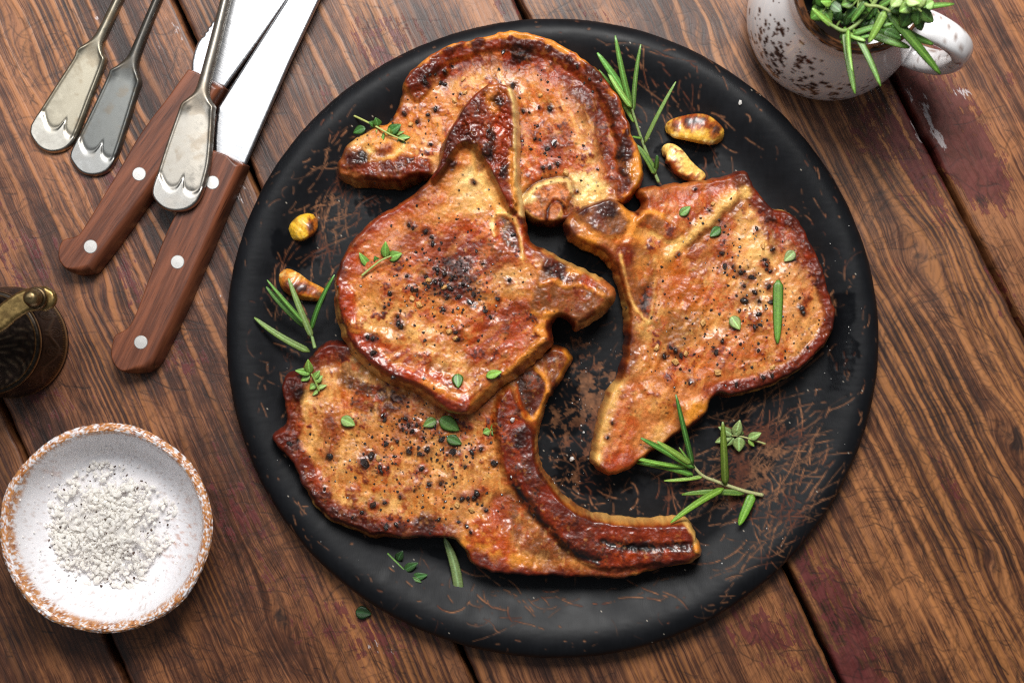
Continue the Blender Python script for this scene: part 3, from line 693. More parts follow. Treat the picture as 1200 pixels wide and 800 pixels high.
# ---- the back chop, under the others
def chop_back():
    o = [(394, 192), (402, 172), (418, 158), (440, 146), (457, 139), (464, 126), (469, 106), (475, 88), (492, 71), (510, 59), (532, 50), (560, 43), (585, 37), (605, 35), (625, 39), (650, 47),
         (672, 58), (690, 70), (706, 84), (719, 100), (729, 116), (736, 136), (743, 158), (751, 176), (756, 196), (753, 216), (741, 232), (728, 240), (706, 246), (680, 254), (656, 264), (630, 263), (606, 250),
         (575, 245), (540, 232), (515, 216), (497, 211), (470, 219), (445, 219), (412, 216), (397, 207)]
    c = Chop(o, 101)
    P = c.paint
    P(c.blob(585, 95, 80, 35, -5), 'tan', .7); P(c.blob(690, 160, 45, 50), 'pale', .7); P(c.blob(570, 90, 50, 20), 'pale', .6)
    P(c.blob(640, 150, 45, 50), 'gold', .7, mottle=.7); P(c.blob(640, 190, 40, 30), 'orange', .55, mottle=.8); P(c.blob(655, 170, 20, 25), 'red', .55, .5, mottle=1)
    P(c.blob(470, 150, 60, 25, -20), 'fat', .75); P(c.blob(510, 140, 40, 30), 'gold', .6)
    # dark glazed hollow inside the rim
    P(c.line([(520, 88), (560, 68), (610, 72), (660, 88), (695, 115), (712, 150), (722, 200), (715, 225)], 22, 16, False), 'red', .8, .35, -.0012, .6)
    P(c.line([(675, 110), (700, 140), (712, 180)], 16, 14, False), 'brown', .6, .2, -.0008)
    # fat rim
    rim = c.rim([(478, 86), (510, 58), (560, 42), (605, 35), (650, 47), (690, 70), (720, 100), (736, 136), (750, 175), (756, 200), (750, 222)], 24)
    wid = c.blob(728, 205, 30, 40, soft=.3) * sm(715, 735, X := c.X)
    rim = np.maximum(rim, wid)
    P(rim, 'fat', .9, .1, .0026, .6); P(rim * sm(-.2, .4, c.n15), 'orange', .75)
    P(c.line([(500, 78), (540, 62), (590, 56), (640, 68), (680, 88), (708, 118), (722, 150), (732, 190), (726, 225)], 12, 9), 'red', .85, .7, 0, .55, mottle=.8)
    rl = c.rim([(500, 64), (560, 42), (605, 35), (650, 47), (690, 70), (720, 100), (736, 136), (750, 175), (756, 200)], 60) * rim
    dd = c.f.d + 2.2 * c.n6 + 2 * c.n15
    P(rl * sm(9, 13, dd) * sm(24, 17, dd), 'brown', .85, .7, mottle=.6); P(rl * sm(12, 6, dd), 'fat', .8, 0, .0004, .8); P(rl * sm(12, 6, dd) * sm(0, .4, c.n15), 'orange', .6)
    for x, y, rx, ry, an in ((612, 62, 16, 9, 20), (607, 70, 10, 6, 0), (643, 58, 6, 4, 0), (690, 84, 14, 5, 42), (701, 92, 8, 5, 40), (720, 128, 6, 12, -25), (722, 152, 6, 9, -20), (737, 158, 4, 6, 20), (732, 180, 7, 18, 10), (735, 205, 6, 12, 0), (560, 52, 8, 5, 0), (668, 72, 6, 4, 30), (528, 62, 7, 5, 0)):
        P(c.blob(x, y, rx, ry, an, .5), 'char', .9, 1.0, .0006, .6, mottle=.6)
    P(c.blob(748, 205, 12, 26, soft=.4), 'yel', .8, wet=.8)
    # left lump and the tail
    P(c.poly([(477, 90), (515, 73), (526, 84), (505, 104), (490, 120), (479, 108)], 5), 'red', .95, .6, .0024, mottle=.4); P(c.poly([(490, 88), (512, 80), (516, 88), (500, 100)], 5), 'maho', .7, .6)
    P(c.blob(499, 99, 9, 7, 30), 'char', .9, .8)
    P(c.poly([(400, 196), (420, 186), (450, 188), (480, 182), (505, 190), (503, 206), (470, 214), (450, 214), (424, 206)], 5), 'red', .9, .5, .0010, mottle=.6)
    P(c.blob(470, 196, 28, 8), 'brown', .6, .5); P(c.blob(415, 188, 14, 10), 'maho', .9, .8, .0012); P(c.blob(426, 184, 8, 8), 'char', .7, .8)
    P(c.line([(432, 175), (452, 184), (468, 178), (474, 166)], 5, 4), 'cream', .8, 0, -.0006); P(c.blob(448, 178, 12, 6, -30), 'red', .7, .4)
    P(c.blob(425, 160, 20, 10, -30), 'cream', .6)
    # backbone end with its ring
    b = c.poly([(611, 236), (630, 217), (660, 211), (669, 224), (662, 246), (646, 263), (628, 261), (612, 248)], 3)
    P(c.blob(685, 222, 26, 18), 'white', .8, 0, .0006, .9); P(c.blob(700, 235, 20, 14), 'cream', .7, wet=.9)
    P(np.clip(c.poly([(607, 236), (628, 212), (662, 207), (673, 224), (666, 248), (646, 267), (626, 265), (608, 249)], 4) - b, 0, 1), 'maho', .7, .2, -.001)
    P(b, 'pink', .9, .1, .0014, .4); P(b * sm(0, .3, c.n6), 'greyb', .7)
    P(c.line([(613, 240), (630, 219), (660, 212), (669, 224)], 4, 3), 'white', .85, 0, .0004)
    P(c.line([(616, 250), (632, 262), (648, 262), (660, 248)], 4, 3), 'cream', .9, 0, .0004)
    P(c.line([(641, 258), (642, 246), (650, 237), (659, 240), (662, 250)], 3, 2), 'maho', .85, 0, -.0008)
    P(c.blob(620, 234, 9, 7, soft=.3), 'white', .8, wet=.8)
    P(c.blob(640, 268, 30, 8), 'maho', .8, .5)
    c.zone[(rim > .5)] = 1; c.zone[(b > .5)] = 2
    c.side([(398, 207), (430, 217), (470, 219), (500, 212)], 6.4)
    c.stain('CH1')
    c.dust([(600, 130, 70, 40, 130), (650, 180, 30, 30, 60), (460, 150, 40, 25, 40), (690, 200, 20, 20, 25)], 0)
    return c.finish('pork_chop', 'back chop with a curved browned fat rim, partly under the front chop', .0175, flat(PZ), .020)
CH1 = chop_back()

# ---- the bottom chop with its long rib
def chop_rib():
    o = [(366, 410), (382, 400), (400, 398), (440, 404), (500, 420), (560, 425), (610, 420), (640, 407), (655, 404), (668, 412), (671, 422), (660, 444), (648, 462), (640, 478), (633, 500), (632, 532), (641, 555), (656, 575),
         (674, 592), (700, 603), (735, 608), (765, 609), (790, 606), (806, 610), (816, 622), (820, 634), (825, 646), (818, 658), (798, 664), (769, 669), (748, 675), (728, 680), (700, 679), (667, 678), (632, 676), (600, 676),
         (575, 672), (552, 662), (545, 648), (536, 636), (514, 632), (483, 632), (455, 632), (436, 633), (414, 624), (384, 612), (364, 593), (354, 573), (343, 548), (330, 532), (317, 516), (320, 505), (333, 496), (332, 475), (329, 455), (334, 438), (352, 430)]
    c = Chop(o, 202); P = c.paint
    P(c.blob(450, 540, 110, 80), 'pale', .45); P(c.blob(505, 520, 80, 50), 'tan', .5); P(c.blob(430, 570, 60, 30), 'cream', .35, mottle=1); P(c.blob(430, 565, 40, 16, 10), 'gold', .6, mottle=.9)
    P(c.blob(520, 600, 50, 35), 'pale', .5); P(c.blob(500, 590, 30, 40), 'gold', .6, mottle=1); P(c.blob(430, 480, 40, 25), 'greyb', .35)
    P(c.blob(390, 490, 30, 50), 'tan', .6); P(c.blob(390, 505, 12, 30, 10), 'red', .6, .4, mottle=.8); P(c.blob(410, 470, 20, 20), 'gold', .7)
    # red-brown seared border
    rim = c.rim([(398, 399), (366, 411), (350, 432), (334, 440), (330, 470), (333, 496), (318, 512), (344, 548), (356, 575), (384, 611), (440, 631)], 26)
    P(rim, 'red', .85, .5, .0006, .55, mottle=.5); P(rim * sm(0, .4, c.n15), 'brown', .7, .6)
    P(c.line([(345, 545), (372, 580), (400, 600), (440, 614), (480, 618), (520, 622)], 18, 12, False), 'red', .8, .6, 0, .6, mottle=.9)
    P(c.line([(350, 550), (375, 588), (410, 608), (470, 622)], 9, 8, False), 'maho', .8, .9, mottle=1)
    P(c.blob(343, 452, 17, 19, 20, .45), 'char', .97, 1.0, .0022, .8); P(c.blob(330, 512, 14, 10), 'maho', .9, .9, .0014); P(c.blob(348, 520, 9, 8), 'char', .7, .9)
    P(c.line([(370, 412), (390, 404), (402, 402)], 20, 9, False), 'red', .9, .5, .001); P(c.blob(396, 406, 8, 6), 'char', .9, .9)
    P(c.line([(408, 445), (425, 455), (445, 460), (470, 470)], 14, 10, False), 'maho', .8, .7, mottle=1); P(c.line([(420, 470), (440, 480), (460, 478)], 10, 8, False), 'brown', .7, .6, mottle=1)
    P(c.blob(410, 435, 16, 20), 'greyb', .6); P(c.blob(490, 500, 30, 20), 'brown', .35, .3, mottle=1.2); P(c.blob(500, 480, 60, 18, 20), 'brown', .35, .2, mottle=1.4)
    P(c.blob(497, 614, 16, 14), 'maho', .75, .8, mottle=.8); P(c.blob(500, 625, 12, 8), 'char', .7, .9)
    # golden fat and grey muscle beside the rib
    fatm = c.poly([(540, 622), (560, 600), (585, 620), (612, 650), (640, 668), (620, 677), (580, 673), (553, 662), (541, 645)], 7, False)
    P(fatm, 'fat', .75, .1, .0006, .7); P(fatm * sm(-.2, .3, c.n15), 'orange', .7); P(c.line([(556, 650), (580, 664), (620, 672), (670, 676)], 12, 10, False), 'red', .8, .5)
    P(c.poly([(575, 580), (600, 575), (630, 600), (665, 640), (672, 655), (640, 655), (610, 640), (590, 615)], 6, False), 'greyb', .9, .15, -.0006); P(c.blob(620, 610, 20, 14, 40), 'tan', .4, mottle=1)
    P(c.blob(585, 600, 12, 20), 'orange', .6)
    # rib: long curved roasted bone
    rib = c.poly([(596, 452), (612, 480), (628, 510), (630, 540), (645, 566), (675, 596), (715, 608), (770, 612), (806, 614), (818, 640), (805, 655), (760, 660), (715, 665), (680, 655), (645, 625), (610, 585), (590, 550), (583, 515), (580, 480)], 5)
    P(rib, 'red', .95, .25, .0042, 1.0); P(rib * sm(.0, .45, c.n15 + .3 * c.n6), 'maho', .8, .3); P(rib * sm(.1, .5, -c.n15), 'orange', .4); P(rib * sm(.25, .5, c.n40), 'brown', .6)
    P(c.line([(690, 612), (740, 622), (800, 622)], 14, 9), 'red', .7, .4); P(c.line([(690, 612), (740, 620), (795, 622)], 6, 5), 'orange', .4)
    P(c.line([(706, 632), (750, 640), (812, 636)], 5, 4), 'char', .8, .4, -.0014); P(c.line([(598, 560), (630, 605), (668, 643), (700, 655)], 6, 6), 'char', .8, .4, -.0020)
    P(c.blob(770, 638, 40, 7, 2), 'char', .7, .8); P(c.blob(615, 515, 10, 14), 'char', .75, .9); P(c.blob(620, 540, 8, 12), 'char', .5, .8)
    P(c.line([(700, 668), (750, 663), (800, 655)], 8, 6), 'brown', .7, .4)
    P(c.line([(640, 480), (633, 500), (632, 533), (643, 557), (658, 577), (676, 594), (702, 604), (735, 609), (766, 609), (798, 607)], 7, 4), 'fat', .7, 0, 0, .6)
    P(c.line([(690, 601), (735, 607), (766, 608), (800, 606)], 6, 4), 'cream', .8, 0, 0)
    P(c.line([(804, 610), (814, 622), (816, 640)], 9, 4), 'cream', .95, 0, .0010, .3); P(c.line([(816, 640), (822, 648), (812, 658)], 8, 4), 'fat', .9, 0, .0006)
    P(c.line([(740, 674), (780, 668), (815, 657)], 5, 4), 'fat', .6)
    # eye of the backbone
    eye = c.poly([(606, 446), (622, 432), (634, 434), (641, 450), (638, 470), (624, 490), (610, 478)], 3)
    P(eye, (84, 52, 34), .95, .2, -.0006, .3); P(c.line([(628, 430), (641, 446), (639, 468), (626, 489), (614, 484)], 5, 3), 'fat', .9, 0, .0007)
    P(c.line([(604, 450), (608, 470), (616, 486)], 3, 3), 'orange', .6)
    P(c.poly([(640, 416), (656, 406), (669, 416), (662, 440), (648, 458), (641, 440)], 4), (150, 100, 48), .9, 0, -.001, .8); P(c.line([(663, 412), (668, 422), (655, 446)], 5, 4), 'yel', .8); P(c.line([(640, 428), (654, 418)], 5, 4), 'maho', .7)
    P(c.blob(575, 470, 22, 30), 'brown', .6, .3, mottle=.8); P(c.blob(560, 440, 40, 20), 'brown', .7)
    c.zone[fatm > .5] = 1; c.zone[(rib > .5) | (eye > .5)] = 2
    c.side([(350, 570), (364, 593), (384, 612), (414, 624), (440, 634), (470, 633)], 7.2)
    c.side([(648, 462), (636, 490), (632, 532), (650, 570), (690, 602)], 4.0)
    c.stain('CH4')
    c.dust([(500, 510, 45, 25, 260), (450, 540, 50, 35, 150), (520, 560, 40, 30, 120), (420, 500, 40, 30, 60)], 0)
    return c.finish('pork_chop', 'bottom chop with a long curved dark rib bone sweeping out', .0175, flat(PZ), .020)
CH4 = chop_rib()

# ---- the chop on the side nearest the rim, with its narrow tail
def chop_side():
    o = [(662, 259), (672, 247), (690, 238), (712, 231), (728, 238), (743, 246), (752, 238), (749, 222), (770, 216), (800, 212), (830, 208), (852, 203), (873, 196), (881, 206), (890, 223), (905, 240), (926, 247), (941, 258),
         (949, 274), (956, 291), (965, 310), (972, 330), (978, 350), (983, 372), (978, 391), (965, 411), (945, 430), (920, 446), (890, 458), (862, 466), (838, 466), (832, 480), (820, 495), (800, 508), (775, 525), (755, 540), (735, 552),
         (716, 558), (700, 552), (692, 540), (696, 515), (704, 482), (714, 456), (726, 436), (733, 402), (733, 380), (729, 350), (720, 322), (706, 303), (690, 294), (672, 286), (662, 272)]
    c = Chop(o, 303); P = c.paint
    P(c.blob(900, 330, 60, 90, -10), 'pale', .75); P(c.blob(890, 270, 40, 28, 30), 'cream', .45); P(c.blob(930, 330, 25, 50), 'pink', .4); P(c.blob(880, 410, 50, 40), 'tan', .6)
    P(c.blob(820, 300, 45, 60, 20), 'gold', .8, mottle=.6); P(c.blob(830, 290, 22, 40, 35), 'red', .55, .3, mottle=.9); P(c.blob(800, 360, 35, 40), 'gold', .6, mottle=.8); P(c.blob(845, 350, 20, 18), 'orange', .55, mottle=.9)
    P(c.blob(800, 240, 55, 22, -10), 'orange', .7, .2, mottle=.6); P(c.blob(835, 255, 35, 18, -20), 'red', .55, .3, mottle=.8); P(c.blob(790, 222, 40, 8, -8), 'pink', .6); P(c.blob(855, 215, 25, 12, -20), 'orange', .6)
    P(c.line([(858, 232), (835, 255), (800, 285), (780, 300)], 9, 7, False), 'cream', .75, 0, .0010); P(c.line([(866, 236), (840, 262), (806, 292)], 5, 5), 'brown', .5, 0, -.0010)
    P(c.blob(830, 420, 60, 30), 'orange', .5, .1, mottle=.7); P(c.blob(800, 440, 40, 20), 'gold', .6); P(c.blob(860, 455, 50, 12, -8), 'orange', .7, .3); P(c.blob(780, 400, 40, 30), 'tan', .7); P(c.blob(790, 385, 30, 20), 'greyb', .5)
    # dark seared border
    rim = c.rim([(873, 198), (890, 223), (908, 241), (941, 258), (956, 291), (972, 330), (982, 372), (966, 410), (940, 433), (890, 458), (850, 466)], 19)
    P(rim, 'red', .85, .5, .0008, .55, mottle=.5)
    P(c.blob(920, 270, 34, 22, 40), 'red', .85, .5, mottle=.6); P(c.blob(945, 300, 16, 30, -15), 'red', .8, .5, mottle=.7); P(c.blob(895, 245, 26, 10, 35), 'red', .8, .5, mottle=.5)
    for x, y, rx, ry, an in ((933, 262, 14, 7, 40), (948, 290, 6, 10, 0), (972, 378, 8, 12, 10), (950, 425, 16, 6, -38), (925, 438, 14, 5, -30), (905, 258, 7, 5, 0), (880, 212, 6, 12, 10), (960, 330, 5, 10, 0), (870, 455, 12, 5, 0)):
        P(c.blob(x, y, rx, ry, an, .6), 'char', .75, 1.0, .0004, .6, mottle=.8)
    P(c.poly([(858, 215), (872, 203), (880, 220), (878, 235), (868, 228)], 4), 'greyb', .8, .3); P(c.blob(873, 226, 8, 7), 'cream', .8)
    # tail flap
    P(c.poly([(715, 462), (735, 440), (790, 445), (835, 466), (832, 482), (800, 508), (755, 540), (718, 556), (696, 545)], 8, False), 'pink', .65); P(c.blob(735, 490, 14, 40, 15), 'orange', .5, mottle=.6); P(c.blob(760, 470, 25, 18), 'tan', .7, 0, .0008)
    P(c.blob(812, 485, 20, 14, -40), 'yel', .85, .1, .001, .7); P(c.blob(775, 510, 28, 12, -35), 'cream', .55); P(c.blob(790, 490, 14, 22), 'gold', .6, 0, -.001); P(c.blob(725, 540, 24, 12, -30), 'orange', .7, .2); P(c.line([(760, 536), (800, 508), (828, 488)], 6, 6), 'orange', .8, .3)
    P(c.line([(726, 445), (712, 480), (702, 515), (697, 540)], 12, 7), 'cream', .8, 0, -.0006, .8); P(c.line([(745, 455), (760, 500), (745, 530)], 8, 8, False), 'pink', .5, 0, -.0012)
    # bones: head, second knob and the long edge
    b1 = c.poly([(672, 252), (690, 240), (714, 234), (730, 248), (737, 262), (722, 279), (704, 277), (686, 266)], 4); P(b1, 'bone', .9, .3, .0016, .35); P(b1 * sm(-.1, .4, c.n15), (118, 78, 66), .7, .3)
    P(c.blob(712, 247, 14, 10), 'char', .8, .9, mottle=.5); P(c.blob(683, 247, 8, 7), 'maho', .85, .8); P(c.blob(700, 262, 10, 8), 'brown', .5)
    P(c.line([(684, 266), (702, 279), (722, 280)], 4, 3), 'tan', .7)
    b2 = c.poly([(744, 260), (758, 250), (780, 258), (797, 268), (797, 280), (784, 283), (764, 272)], 4); P(b2, (168, 118, 76), .9, .2, .0012, .35); P(c.blob(765, 262, 16, 6, 20), 'bone', .7, .3)
    P(c.line([(746, 262), (758, 249), (775, 253)], 5, 4), 'fat', .8, 0, .0008); P(c.line([(763, 274), (785, 285), (798, 280)], 4, 3), 'cream', .7)
    P(c.line([(730, 246), (742, 262), (738, 276), (748, 284)], 9, 6), 'fat', .9, 0, .0008, .8); P(c.line([(720, 282), (745, 286)], 7, 5), 'gold', .7)
    b3 = c.poly([(722, 290), (740, 288), (762, 300), (768, 340), (763, 376), (748, 374), (736, 352), (728, 320)], 4); P(b3, 'bone', .8, .1, -.0004, .4); P(c.blob(733, 300, 12, 12), 'red', .8, .3); P(c.blob(756, 352, 7, 20), 'maho', .75); P(c.blob(752, 310, 10, 20), 'tan', .6)
    P(c.line([(726, 300), (731, 325), (738, 350), (749, 368), (760, 378)], 3.2, 3), 'cream', .9, 0, .0004); P(c.line([(766, 300), (768, 340), (762, 378)], 3, 3), 'cream', .6); P(c.line([(768, 310), (771, 345), (764, 380)], 3, 3), 'brown', .6, 0, -.0006)
    P(c.line([(668, 272), (692, 288), (712, 300), (724, 325), (731, 360), (734, 400), (724, 440)], 9, 7), (122, 68, 44), .75, .3); P(c.blob(690, 280, 12, 7), 'yel', .8, wet=.9); P(c.blob(740, 395, 10, 14), 'red', .5); P(c.blob(735, 410, 9, 14), 'tan', .6)
    P(c.blob(752, 385, 12, 10), 'cream', .4); P(c.blob(775, 330, 12, 40), 'tan', .5)
    c.zone[(b1 > .5) | (b2 > .5) | (b3 > .5)] = 2
    c.zone[(rim > .6) & (c.zone == 0)] = 1
    c.side([(664, 272), (690, 294), (712, 308), (728, 345), (733, 390)], 5.6)
    c.side([(985, 372), (965, 411), (930, 442), (880, 461), (845, 467)], 4.0)
    c.side([(880, 204), (905, 240), (941, 258), (965, 310), (982, 365)], 3.2)
    c.stain('CH3')
    c.dust([(885, 350, 40, 45, 220), (820, 400, 50, 40, 160), (800, 320, 40, 40, 60), (760, 480, 30, 30, 30), (930, 400, 25, 30, 50)], 0)
    tilt = lambda X, Y: PZ + .0085 * sm(800, 690, X) * sm(420, 280, Y)
    return c.finish('pork_chop', 'chop nearest the mug, with a rosemary leaf on it and a narrow tail', .0175, tilt, .022, lowpix=PZ + .004)
CH3 = chop_side()

# ---- the front chop lying on top
def chop_front():
    o = [(562, 106), (575, 101), (590, 100), (602, 108), (607, 126), (610, 165), (609, 200), (613, 235), (617, 262), (622, 284), (640, 292), (664, 304), (690, 317), (710, 328), (720, 338), (720, 354), (708, 368), (692, 379), (676, 387), (666, 377), (655, 371),
         (646, 384), (648, 400), (638, 416), (620, 431), (600, 446), (576, 465), (558, 481), (546, 488), (528, 485), (510, 476), (488, 462), (470, 456), (452, 449), (436, 438), (419, 424), (404, 404), (396, 384), (391, 360), (391, 335), (396, 310), (408, 286), (425, 266), (446, 249), (470, 236), (490, 221),
         (505, 206), (514, 190), (517, 170), (527, 150), (540, 130), (551, 115)]
    c = Chop(o, 404); P = c.paint
    P(np.ones(len(c.X)), 'gold', .45); P(c.blob(520, 300, 120, 90), 'orange', .25)
    P(c.blob(445, 275, 40, 25, -35), 'pink', .6); P(c.blob(430, 300, 25, 40), 'orange', .4); P(c.line([(400, 330), (412, 290), (440, 262), (475, 242)], 12, 10, False), 'orange', .7, .1, 0, .8)
    P(c.blob(553, 222, 26, 22), 'pale', .8); P(c.blob(556, 205, 12, 16), 'white', .6, 0, .0004, .9); P(c.blob(545, 245, 40, 14, -15), 'cream', .55)
    P(c.blob(560, 275, 45, 18, 15), 'orange', .65, .2, mottle=.7); P(c.blob(575, 300, 35, 22, 20), 'red', .6, .4, mottle=.8); P(c.blob(540, 300, 30, 30), 'red', .5, .4, mottle=1)
    P(c.blob(540, 315, 46, 34, 15), 'red', .7, .4, mottle=.8); P(c.blob(530, 325, 36, 26), 'brown', .7, .6, mottle=1); P(c.blob(525, 325, 30, 24), 'maho', .5, .4, wet=-.3, mottle=1); P(c.blob(555, 345, 18, 14), 'maho', .5, .6, mottle=1); P(c.blob(480, 285, 18, 18), 'red', .5, .3, mottle=.8)
    P(c.blob(600, 330, 18, 16), 'pale', .6); P(c.blob(570, 345, 20, 15), 'tan', .5); P(c.blob(605, 365, 18, 12), 'red', .65, .3, mottle=.8)
    P(c.blob(580, 395, 45, 35, -20), 'orange', .7, .2, mottle=.7); P(c.blob(590, 375, 40, 20, -25), 'red', .45, .3, mottle=1); P(c.blob(565, 420, 30, 20, -30), 'red', .4, .3, mottle=1)
    P(c.line([(440, 365), (470, 375), (505, 400), (530, 425)], 26, 20, False), 'pale', .7); P(c.blob(490, 385, 22, 14, 30), 'cream', .5); P(c.blob(430, 345, 26, 26), 'tan', .6); P(c.line([(420, 380), (445, 395), (470, 398)], 10, 8, False), 'cream', .6, 0, .0006, .9)
    P(c.line([(425, 395), (450, 402), (480, 420)], 10, 9, False), 'orange', .7, 0, -.0004, .9); P(c.blob(500, 430, 30, 12, 25), 'red', .5, .1, wet=.9); P(c.blob(530, 400, 14, 25, -30), 'tan', .5)
    P(c.blob(460, 300, 16, 10), 'greyb', .3)
    # fat rim along the lower edge
    rim = c.rim([(393, 350), (398, 385), (420, 424), (455, 450), (490, 463), (528, 485), (546, 488)], 26)
    P(rim, 'orange', .85, .05, .0012, .95); P(rim * sm(0, .4, c.n15), 'fat', .6)
    P(c.line([(478, 438), (510, 450), (545, 468), (548, 480)], 16, 10, False), 'orange', .8, 0, .0012, 1); P(c.line([(500, 448), (535, 462)], 8, 7), 'fat', .7)
    P(c.line([(395, 345), (400, 375), (415, 402), (436, 422), (462, 438), (490, 452), (520, 470), (545, 482)], 6, 5), 'red', .85, .5, .0003); P(c.line([(393, 335), (399, 372), (413, 400), (430, 416)], 6, 5), 'maho', .7, .6, mottle=.8)
    # bone handle at the top
    top = c.poly([(560, 112), (575, 103), (592, 103), (602, 115), (605, 160), (606, 240), (596, 246), (580, 215), (562, 185), (545, 172), (528, 190), (520, 205), (508, 215), (505, 205), (518, 185), (526, 158), (543, 132)], 4)
    P(top, 'red', .9, .35, .0060, .8, mottle=.3); P(top * sm(.1, .5, c.n15), 'maho', .7, .6); P(c.blob(590, 150, 10, 35), 'orange', .5); P(c.blob(582, 109, 20, 10), 'gold', .9, 0, .0006); P(c.line([(580, 104), (575, 118), (580, 135)], 7, 6), 'fat', .6)
    for x, y, rx, ry in ((583, 122, 9, 8), (578, 163, 6, 9), (571, 182, 9, 9), (590, 205, 8, 10), (538, 158, 8, 8), (525, 196, 12, 9), (520, 205, 8, 6)): P(c.blob(x, y, rx, ry), 'char', .75, .9, .0004, mottle=.6)
    P(c.blob(548, 168, 14, 12), 'brown', .7, .5, .001); P(c.line([(556, 180), (560, 200), (572, 225), (585, 245)], 6, 5), 'cream', .6, 0, -.001); P(c.line([(560, 178), (563, 200)], 6, 5), 'greyb', .6, 0, -.0016)
    P(c.line([(600, 112), (606, 135), (607, 170), (606, 215), (611, 250)], 9, 4), 'white', .95, 0, .0012, .7); P(c.line([(599, 180), (600, 215), (606, 245)], 5, 4), 'fat', .7)
    # T of the backbone
    P(c.poly([(582, 255), (598, 256), (605, 272), (610, 296), (596, 290), (585, 275)], 3), (92, 58, 42), .95, .3, -.0008, .5)
    P(c.line([(580, 276), (577, 260), (584, 250), (597, 252), (606, 264), (611, 286), (612, 304)], 3.6, 3), 'cream', .9, 0, .0004); P(c.line([(612, 262), (617, 285), (621, 300)], 6, 5), 'orange', .8)
    b = c.poly([(624, 345), (634, 318), (640, 302), (660, 303), (680, 318), (706, 332), (716, 345), (704, 362), (678, 380), (664, 371), (648, 369), (634, 372), (622, 362)], 4)
    P(b, 'bone', .9, .15, .0012, .35); P(b * sm(0, .35, c.n6), (126, 84, 54), .6, .2); P(c.poly([(638, 304), (656, 303), (668, 320), (662, 334), (646, 326), (636, 316)], 4), 'maho', .75, .3, wet=.8)
    P(c.line([(634, 334), (650, 330), (665, 336), (684, 334), (706, 346)], 4, 3), 'fat', .7, 0, .0006, .9); P(c.blob(690, 330, 12, 9), 'orange', .8, .3); P(c.blob(674, 318, 8, 6), 'yel', .8, wet=.9); P(c.line([(640, 294), (665, 305), (690, 318), (705, 328)], 8, 5), 'cream', .75)
    P(c.line([(706, 332), (718, 342), (714, 358)], 9, 5), 'pink', .8); P(c.line([(690, 376), (706, 364), (716, 352)], 6, 5), 'cream', .5); P(c.line([(664, 371), (678, 380), (694, 366)], 5, 4), 'maho', .6)
    P(c.line([(640, 370), (632, 386), (636, 398), (610, 425), (575, 456), (556, 474)], 9, 5), 'fat', .9, 0, .0016, .8); P(c.line([(628, 368), (640, 372), (650, 366)], 6, 5), 'fat', .6)
    P(c.line([(642, 380), (642, 400), (612, 430), (580, 458)], 5, 4), 'red', .7, .5); P(c.blob(567, 470, 10, 6, -40), 'char', .9, .9, mottle=.5); P(c.blob(600, 440, 12, 5, -38), 'maho', .6, .7, mottle=.8)
    c.zone[rim > .5] = 1; c.zone[(b > .5) | (top > .5)] = 2
    c.side([(392, 330), (397, 384), (420, 424), (455, 450), (490, 463), (525, 484)], 8.8)
    c.side([(552, 486), (576, 466), (620, 432), (648, 402)], 9.6)
    c.side([(676, 387), (700, 373), (721, 350)], 7.2)
    c.stain('CH2')
    c.dust([(525, 330, 30, 20, 160), (480, 350, 45, 45, 160), (570, 350, 50, 45, 120), (450, 420, 30, 25, 40), (600, 400, 30, 30, 40), (540, 240, 40, 30, 40)], 0)
    base = lambda X, Y: PZ + .0168 - .003 * sm(640, 720, X) + .003 * sm(260, 120, Y)
    return c.finish('pork_chop', 'front chop lying across the back chop and the rib chop', .0165, base, .033)
CH2 = chop_front()

# ------------------------------------------------------------------ pepper and salt on the meat
def lump_mesh(name, r, sub=1, jit=.28, seed=0, sx=1, sy=1, sz=1):
    q = random.Random(seed)
    t = (1 + 5 ** .5) / 2
    v = [Vector(p).normalized() for p in ((-1, t, 0), (1, t, 0), (-1, -t, 0), (1, -t, 0), (0, -1, t), (0, 1, t), (0, -1, -t), (0, 1, -t), (t, 0, -1), (t, 0, 1), (-t, 0, -1), (-t, 0, 1))]
    f = [(0, 11, 5), (0, 5, 1), (0, 1, 7), (0, 7, 10), (0, 10, 11), (1, 5, 9), (5, 11, 4), (11, 10, 2), (10, 7, 6), (7, 1, 8), (3, 9, 4), (3, 4, 2), (3, 2, 6), (3, 6, 8), (3, 8, 9), (4, 9, 5), (2, 4, 11), (6, 2, 10), (8, 6, 7), (9, 8, 1)]
    for _ in range(sub):
        cache = {}; nf = []
        def midp(a, b):
            k = (min(a, b), max(a, b))
            if k not in cache: v.append(((v[a] + v[b]) / 2).normalized()); cache[k] = len(v) - 1
            return cache[k]
        for a, b, c in f:
            x, y, z = midp(a, b), midp(b, c), midp(c, a); nf += [(a, x, z), (b, y, x), (c, z, y), (x, y, z)]
        f = nf
    out = []
    for p in v:
        k = r * (1 + jit * (q.random() * 2 - 1)); out.append((p.x * k * sx, p.y * k * sy, p.z * k * sz))
    return np.array(out), np.array(f)
PEPPER = plain_mat('black_peppercorn', (30, 17, 12), .34, bump=(2200, .9, .0008), var=.75, vscale=1100, coat=.6)
CRACKED = plain_mat('cracked_pepper_core', (196, 146, 84), .5, bump=(2500, .5, .0003), var=.35, vscale=1500)
pep_meshes = []
for i in range(7):
    v, f = lump_mesh('peppercorn', 1.0, 1 if i < 3 else 0, .20 + .05 * i, 40 + i, 1, .6 + .06 * i, .5)
    pep_meshes.append(mesh('peppercorn', v, f, None, None, i < 3))
for m in pep_meshes: m.materials.append(PEPPER)
core_meshes = []
for i in range(3):
    v, f = lump_mesh('pepper_core', 1.0, 1, .25, 90 + i, 1, .7, .6); m = mesh('pepper_core', v, f, None, None, False); m.materials.append(CRACKED); core_meshes.append(m)
